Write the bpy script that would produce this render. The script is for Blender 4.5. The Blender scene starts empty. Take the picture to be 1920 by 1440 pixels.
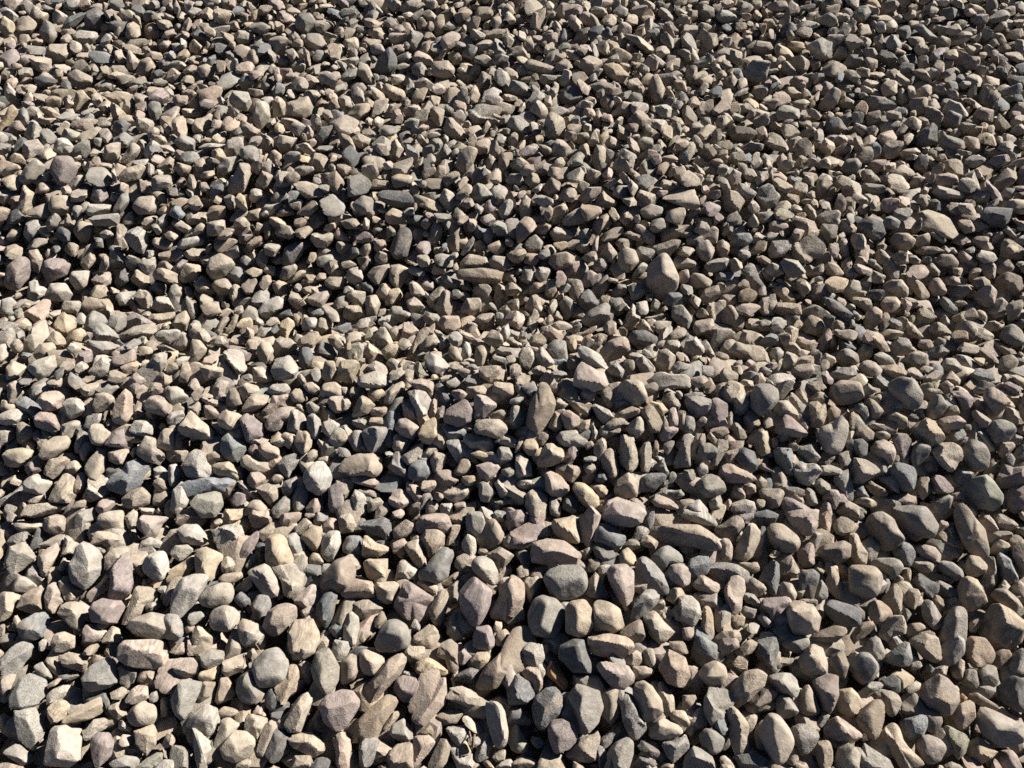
import bpy, math, random
import numpy as np
from mathutils import Vector

R = math.radians
rng = np.random.default_rng(20240)
scene = bpy.context.scene

# ---------------------------------------------------------------- camera
W, HPX = 1920.0, 1440.0            # the photograph's own pixel frame, in which outlines were measured
CAM_H, PITCH, HFOV = 1.50, 58.0, 70.0
FPX = (W / 2) / math.tan(R(HFOV / 2))
cam_data = bpy.data.cameras.new("camera")
cam_data.sensor_fit = 'HORIZONTAL'
cam_data.angle = R(HFOV)
cam_data.clip_start, cam_data.clip_end = 0.02, 400.0
cam = bpy.data.objects.new("camera", cam_data)
scene.collection.objects.link(cam)
cam.location = (0, 0, CAM_H)
cam.rotation_euler = (R(90 - PITCH), 0, 0)
scene.camera = cam
CP = np.array([0, 0, CAM_H])
CR = np.array([1.0, 0, 0])
CF = np.array([0, math.cos(R(PITCH)), -math.sin(R(PITCH))])
CU = np.array([0, math.sin(R(PITCH)), math.cos(R(PITCH))])

# ---------------------------------------------------------------- sky, sun, exposure
SUN_EL, SUN_AZ = 30.0, 33.0        # azimuth measured from +X (right) towards +Y (away from the camera)
world = bpy.data.worlds.new("World")
scene.world = world
world.use_nodes = True
wn = world.node_tree
bg = wn.nodes['Background']
sky = wn.nodes.new('ShaderNodeTexSky')
sky.sky_type = 'NISHITA'
sky.sun_disc = False
sky.sun_elevation = R(SUN_EL)
sky.sun_rotation = R(90 - SUN_AZ)
sky.altitude = 1800.0              # thin, dry air: a deep sky and dark shadows
sky.air_density, sky.dust_density = 0.30, 0.10
wn.links.new(sky.outputs[0], bg.inputs[0])
bg.inputs[1].default_value = 0.05
sd = bpy.data.lights.new("sun", 'SUN')
sd.energy, sd.angle, sd.color = 5.0, R(0.53), (1.0, 0.955, 0.885)
sun = bpy.data.objects.new("sun", sd)
scene.collection.objects.link(sun)
sv = Vector((math.cos(R(SUN_EL)) * math.cos(R(SUN_AZ)), math.cos(R(SUN_EL)) * math.sin(R(SUN_AZ)), math.sin(R(SUN_EL))))
sun.rotation_euler = sv.to_track_quat('Z', 'Y').to_euler()
sun.location = sv * 20
scene.view_settings.view_transform = 'Standard'
scene.view_settings.look = 'None'
scene.view_settings.gamma = 1.0
scene.view_settings.use_curve_mapping = False
scene.view_settings.exposure = 1.35
scene.render.engine = 'CYCLES'
scene.cycles.max_bounces = 5
scene.cycles.diffuse_bounces = 1
scene.cycles.use_denoising = False

# ---------------------------------------------------------------- terrain: a raked bed with one low ridge
def flat(u, v):
    d = CF + (u - W / 2) / FPX * CR - (v - HPX / 2) / FPX * CU
    t = -CAM_H / d[2]
    return CP + t * d

_rp = [flat(u, v) for u, v in ((-300, 690), (300, 715), (1000, 735), (1500, 760), (2200, 790))]
_rx = [p[0] for p in _rp]; _ry = [p[1] for p in _rp]
_tw = [(rng.normal(0, 1, 2), rng.uniform(0, 6.28)) for _ in range(7)]
_kd = np.array([-9.0, -0.75, -0.34, 0.0, 0.27, 0.70, 1.15, 1.6, 9.0])      # distance beyond the ridge's crest
_kz = np.array([0.0, 0.005, -0.020, 0.065, -0.060, 0.042, -0.022, 0.0, 0.0])
def terrain(x, y):
    x = np.asarray(x, float); y = np.asarray(y, float)
    d = y - np.interp(x, _rx, _ry)
    k = np.clip(np.searchsorted(_kd, d) - 1, 0, len(_kd) - 2)
    t = (d - _kd[k]) / (_kd[k + 1] - _kd[k])
    z = (_kz[k] + (_kz[k + 1] - _kz[k]) * (3 - 2 * t) * t * t) * np.interp(x, [-0.4, 1.1], [1.0, 0.62])
    for q, ph in _tw:
        z = z + 0.006 * np.sin(4.2 * (q[0] * x + q[1] * y) + ph)
    return z
def bed_floor(x, y):
    """underside of the gravel: deeper where the bed is in view"""
    m = np.maximum(np.maximum(np.abs(x) - (1.04 + 0.37 * np.clip(y, 0, 3)), y - 2.75), -0.02 - y)
    m = np.clip(m / 0.12, 0, 1)
    return terrain(x, y) - 0.056 + 0.028 * m

# ---------------------------------------------------------------- materials
def stone_material():
    m = bpy.data.materials.new("stone")
    m.use_nodes = True
    nt = m.node_tree
    N = nt.nodes; L = nt.links
    b = N['Principled BSDF']
    b.inputs['Roughness'].default_value = 0.82
    b.inputs['Specular IOR Level'].default_value = 0.25
    tint = N.new('ShaderNodeAttribute'); tint.attribute_name = 'tint'
    seed = N.new('ShaderNodeAttribute'); seed.attribute_name = 'seed'
    geo = N.new('ShaderNodeNewGeometry')
    add = N.new('ShaderNodeVectorMath'); add.operation = 'ADD'
    L.new(geo.outputs['Position'], add.inputs[0]); L.new(seed.outputs['Vector'], add.inputs[1])
    def noise(scale, detail=3, rough=0.6):
        n = N.new('ShaderNodeTexNoise')
        n.inputs['Scale'].default_value = scale
        n.inputs['Detail'].default_value = detail
        n.inputs['Roughness'].default_value = rough
        L.new(add.outputs[0], n.inputs['Vector'])
        return n
    def remap(sock, a, b_, c, d):
        r = N.new('ShaderNodeMapRange')
        r.inputs['From Min'].default_value = a; r.inputs['From Max'].default_value = b_
        r.inputs['To Min'].default_value = c; r.inputs['To Max'].default_value = d
        L.new(sock, r.inputs['Value'])
        return r.outputs[0]
    def mixc(kind, fac, a, b_):
        x = N.new('ShaderNodeMix'); x.data_type = 'RGBA'; x.blend_type = kind
        for i, s in ((0, fac), (6, a), (7, b_)):
            if hasattr(s, 'links'): L.new(s, x.inputs[i])
            else: x.inputs[i].default_value = s
        return x.outputs[2]
    def grey(sock):
        c = N.new('ShaderNodeCombineColor')
        for i in range(3): L.new(sock, c.inputs[i])
        return c.outputs[0]
    wn_ = N.new('ShaderNodeTexWhiteNoise'); wn_.noise_dimensions = '3D'
    L.new(seed.outputs['Vector'], wn_.inputs['Vector'])
    sp = N.new('ShaderNodeSeparateColor'); L.new(wn_.outputs['Color'], sp.inputs[0])
    r1, r2, r3 = sp.outputs                                  # three random numbers of each stone
    def mathn(op, a, b_):
        x = N.new('ShaderNodeMath'); x.operation = op
        for i, s in enumerate((a, b_)):
            if hasattr(s, 'links'): L.new(s, x.inputs[i])
            else: x.inputs[i].default_value = s
        return x.outputs[0]
    mott = noise(55, 4, 0.65); grain = noise(330, 3, 0.75); blot = noise(24, 3, 0.6); spk = noise(520, 2, 0.6); band = noise(120, 3, 0.6)
    # bedding: a noise squeezed along one direction, turned differently on every stone
    rotv = N.new('ShaderNodeVectorRotate'); rotv.rotation_type = 'EULER_XYZ'
    L.new(add.outputs[0], rotv.inputs['Vector']); L.new(wn_.outputs['Color'], rotv.inputs['Rotation'])
    sq = N.new('ShaderNodeVectorMath'); sq.operation = 'MULTIPLY'; sq.inputs[1].default_value = (1, 1, 7)
    L.new(rotv.outputs[0], sq.inputs[0])
    bed = N.new('ShaderNodeTexNoise'); bed.inputs['Scale'].default_value = 38; bed.inputs['Detail'].default_value = 3
    L.new(sq.outputs[0], bed.inputs['Vector'])
    col = tint.outputs['Color']
    col = mixc('MULTIPLY', 1.0, col, grey(remap(mott.outputs[0], 0.3, 0.7, 0.74, 1.24)))
    col = mixc('MULTIPLY', remap(r2, 0.55, 0.85, 0.0, 1.0), col, grey(remap(bed.outputs[0], 0.35, 0.65, 0.62, 1.30)))
    # iron-brown weathering and pale dust in irregular patches, more on some stones than on others
    col = mixc('MIX', mathn('MULTIPLY', remap(blot.outputs[0], 0.50, 0.66, 0.0, 0.75), remap(r3, 0.45, 1.0, 0.0, 1.0)), col, (0.225, 0.160, 0.100, 1))
    col = mixc('MIX', mathn('MULTIPLY', remap(band.outputs[0], 0.50, 0.72, 0.0, 0.55), r1), col, (0.33, 0.290, 0.235, 1))
    col = mixc('MULTIPLY', remap(r1, 0.0, 1.0, 0.25, 1.0), col, grey(remap(grain.outputs[0], 0.3, 0.7, 0.84, 1.16)))
    # crystalline speckle, only on the stones that carry it (alpha of the tint)
    dark = remap(spk.outputs[0], 0.40, 0.50, 1.0, 0.0)
    mul = N.new('ShaderNodeMath'); mul.operation = 'MULTIPLY'
    L.new(dark, mul.inputs[0]); L.new(tint.outputs['Alpha'], mul.inputs[1])
    col = mixc('MIX', mul.outputs[0], col, (0.035, 0.035, 0.04, 1))
    lite = remap(spk.outputs[0], 0.56, 0.64, 0.0, 0.8)
    mul2 = N.new('ShaderNodeMath'); mul2.operation = 'MULTIPLY'
    L.new(lite, mul2.inputs[0]); L.new(tint.outputs['Alpha'], mul2.inputs[1])
    col = mixc('MIX', mul2.outputs[0], col, (0.38, 0.37, 0.35, 1))
    L.new(col, b.inputs['Base Color'])
    bsum = N.new('ShaderNodeMath'); bsum.operation = 'MULTIPLY_ADD'
    L.new(band.outputs[0], bsum.inputs[0]); bsum.inputs[1].default_value = 1.6; L.new(grain.outputs[0], bsum.inputs[2])
    bump = N.new('ShaderNodeBump'); L.new(remap(r1, 0.0, 1.0, 0.20, 0.85), bump.inputs['Strength']); bump.inputs['Distance'].default_value = 0.0022
    L.new(bsum.outputs[0], bump.inputs['Height']); L.new(bump.outputs[0], b.inputs['Normal'])
    return m
STONE = stone_material()

def plain(name, c1, c2, scale, bump=0.4, rough=0.9):
    m = bpy.data.materials.new(name); m.use_nodes = True
    nt = m.node_tree; N = nt.nodes; L = nt.links; b = N['Principled BSDF']
    b.inputs['Roughness'].default_value = rough
    tc = N.new('ShaderNodeNewGeometry')
    n = N.new('ShaderNodeTexNoise'); n.inputs['Scale'].default_value = scale; n.inputs['Detail'].default_value = 6
    L.new(tc.outputs['Position'], n.inputs['Vector'])
    r = N.new('ShaderNodeValToRGB')
    r.color_ramp.elements[0].color = (*c1, 1); r.color_ramp.elements[1].color = (*c2, 1)
    r.color_ramp.elements[0].position = 0.35; r.color_ramp.elements[1].position = 0.65
    L.new(n.outputs[0], r.inputs[0]); L.new(r.outputs[0], b.inputs['Base Color'])
    bp = N.new('ShaderNodeBump'); bp.inputs['Strength'].default_value = bump; bp.inputs['Distance'].default_value = 0.01
    L.new(n.outputs[0], bp.inputs['Height']); L.new(bp.outputs[0], b.inputs['Normal'])
    return m

# ---------------------------------------------------------------- nested icospheres (level k uses the first verts of level k+1)
def ico_levels(n):
    p = (1 + 5 ** 0.5) / 2
    v = [(-1, p, 0), (1, p, 0), (-1, -p, 0), (1, -p, 0), (0, -1, p), (0, 1, p), (0, -1, -p), (0, 1, -p), (p, 0, -1), (p, 0, 1), (-p, 0, -1), (-p, 0, 1)]
    v = [np.array(q) / np.linalg.norm(q) for q in v]
    f = [(0, 11, 5), (0, 5, 1), (0, 1, 7), (0, 7, 10), (0, 10, 11), (1, 5, 9), (5, 11, 4), (11, 10, 2), (10, 7, 6), (7, 1, 8),
         (3, 9, 4), (3, 4, 2), (3, 2, 6), (3, 6, 8), (3, 8, 9), (4, 9, 5), (2, 4, 11), (6, 2, 10), (8, 6, 7), (9, 8, 1)]
    out = [(len(v), np.array(f))]
    for _ in range(n):
        mid = {}; g = []
        def m(a, b):
            k = (min(a, b), max(a, b))
            if k not in mid:
                q = v[a] + v[b]; mid[k] = len(v); v.append(q / np.linalg.norm(q))
            return mid[k]
        for a, b, c in f:
            ab, bc, ca = m(a, b), m(b, c), m(c, a)
            g += [(a, ab, ca), (b, bc, ab), (c, ca, bc), (ab, bc, ca)]
        f = g
        out.append((len(v), np.array(f)))
    return np.array(v), out
DIRS, LEV = ico_levels(4)          # 12, 42, 162, 642, 2562 verts

def lumps(P, size, amp, n=14):
    """smooth random relief: a handful of plane waves, finer ones weaker"""
    k = rng.normal(0, 1, (n, 3)); k /= np.linalg.norm(k, axis=1)[:, None]
    fr = rng.uniform(2.5, 19.0, n) / size
    a = 1.2 * amp * (3.0 / (fr * size)) ** 0.8
    return (np.sin(P @ (k * fr[:, None]).T + rng.uniform(0, 6.28, n)) * a).sum(1) / math.sqrt(n)

PNORM = {'r': 17.0, 'm': 46.0, 'a': 95.0, 'f': 50.0}
ROUND = {'r': 14.0, 'm': 6.0, 'a': 3.0, 'f': 4.0}
RELIEF = {'r': 0.022, 'm': 0.045, 'a': 0.055, 'f': 0.045}

def chip(V, n):
    """break n small flat flakes off the surface"""
    for _ in range(n):
        q = rng.normal(0, 1, 3); q /= np.linalg.norm(q)
        d = V @ q
        lim = d.max() * rng.uniform(0.80, 0.94)
        V = np.where((d > lim)[:, None], V * (lim / np.maximum(d, 1e-9))[:, None], V)
    return V

def radial(D, planes, p):
    nrm = planes[:, :3] / planes[:, 3:4]
    q = np.maximum(D @ nrm.T, 0.0)
    mx = q.max(1)
    return 1.0 / (mx * ((q / mx[:, None]) ** p).sum(1) ** (1.0 / p))

COL = {'t': (0.280, 0.236, 0.184), 'y': (0.312, 0.254, 0.180), 'b': (0.225, 0.184, 0.143), 'g': (0.218, 0.199, 0.171),  # some shade is painted into b, d and g, some sunlight into w
       's': (0.165, 0.168, 0.165), 'd': (0.115, 0.112, 0.107), 'p': (0.210, 0.171, 0.156), 'k': (0.283, 0.230, 0.190),
       'w': (0.300, 0.271, 0.229), 'o': (0.330, 0.195, 0.095), 'l': (0.212, 0.201, 0.160)}
def tint(c):
    v = np.array(COL[c]) * rng.uniform(0.88, 1.12) * (1 + rng.normal(0, 0.022) * np.array([1.0, 0.15, -1.0]) + rng.normal(0, 0.006, 3))
    a = 0.0
    if c in 'dgs' and rng.random() < 0.14: a = rng.uniform(0.25, 0.6)
    elif rng.random() < 0.05: a = rng.uniform(0.1, 0.25)
    return np.array([*v, a])

def seedvec():
    return rng.uniform(-40, 40, 3)

def build_mesh(name, V, F, T, S):
    """V verts, F triangles, T rgba per vertex, S seed vector per vertex"""
    me = bpy.data.meshes.new(name)
    me.vertices.add(len(V)); me.vertices.foreach_set('co', np.ascontiguousarray(V, np.float32).ravel())
    me.loops.add(len(F) * 3); me.loops.foreach_set('vertex_index', np.ascontiguousarray(F, np.int32).ravel())
    me.polygons.add(len(F))
    me.polygons.foreach_set('loop_start', np.arange(0, len(F) * 3, 3, dtype=np.int32))
    try: me.polygons.foreach_set('loop_total', np.full(len(F), 3, np.int32))
    except Exception: pass
    me.polygons.foreach_set('use_smooth', np.ones(len(F), bool))
    a = me.attributes.new('tint', 'FLOAT_COLOR', 'POINT'); a.data.foreach_set('color', np.ascontiguousarray(T, np.float32).ravel())
    b = me.attributes.new('seed', 'FLOAT_VECTOR', 'POINT'); b.data.foreach_set('vector', np.ascontiguousarray(S, np.float32).ravel())
    me.update(calc_edges=True)
    me.materials.append(STONE)
    me.set_sharp_from_angle(angle=R(27))
    return me

def link(name, me, loc=(0, 0, 0)):
    o = bpy.data.objects.new(name, me)
    o.location = loc
    scene.collection.objects.link(o)
    return o

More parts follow.
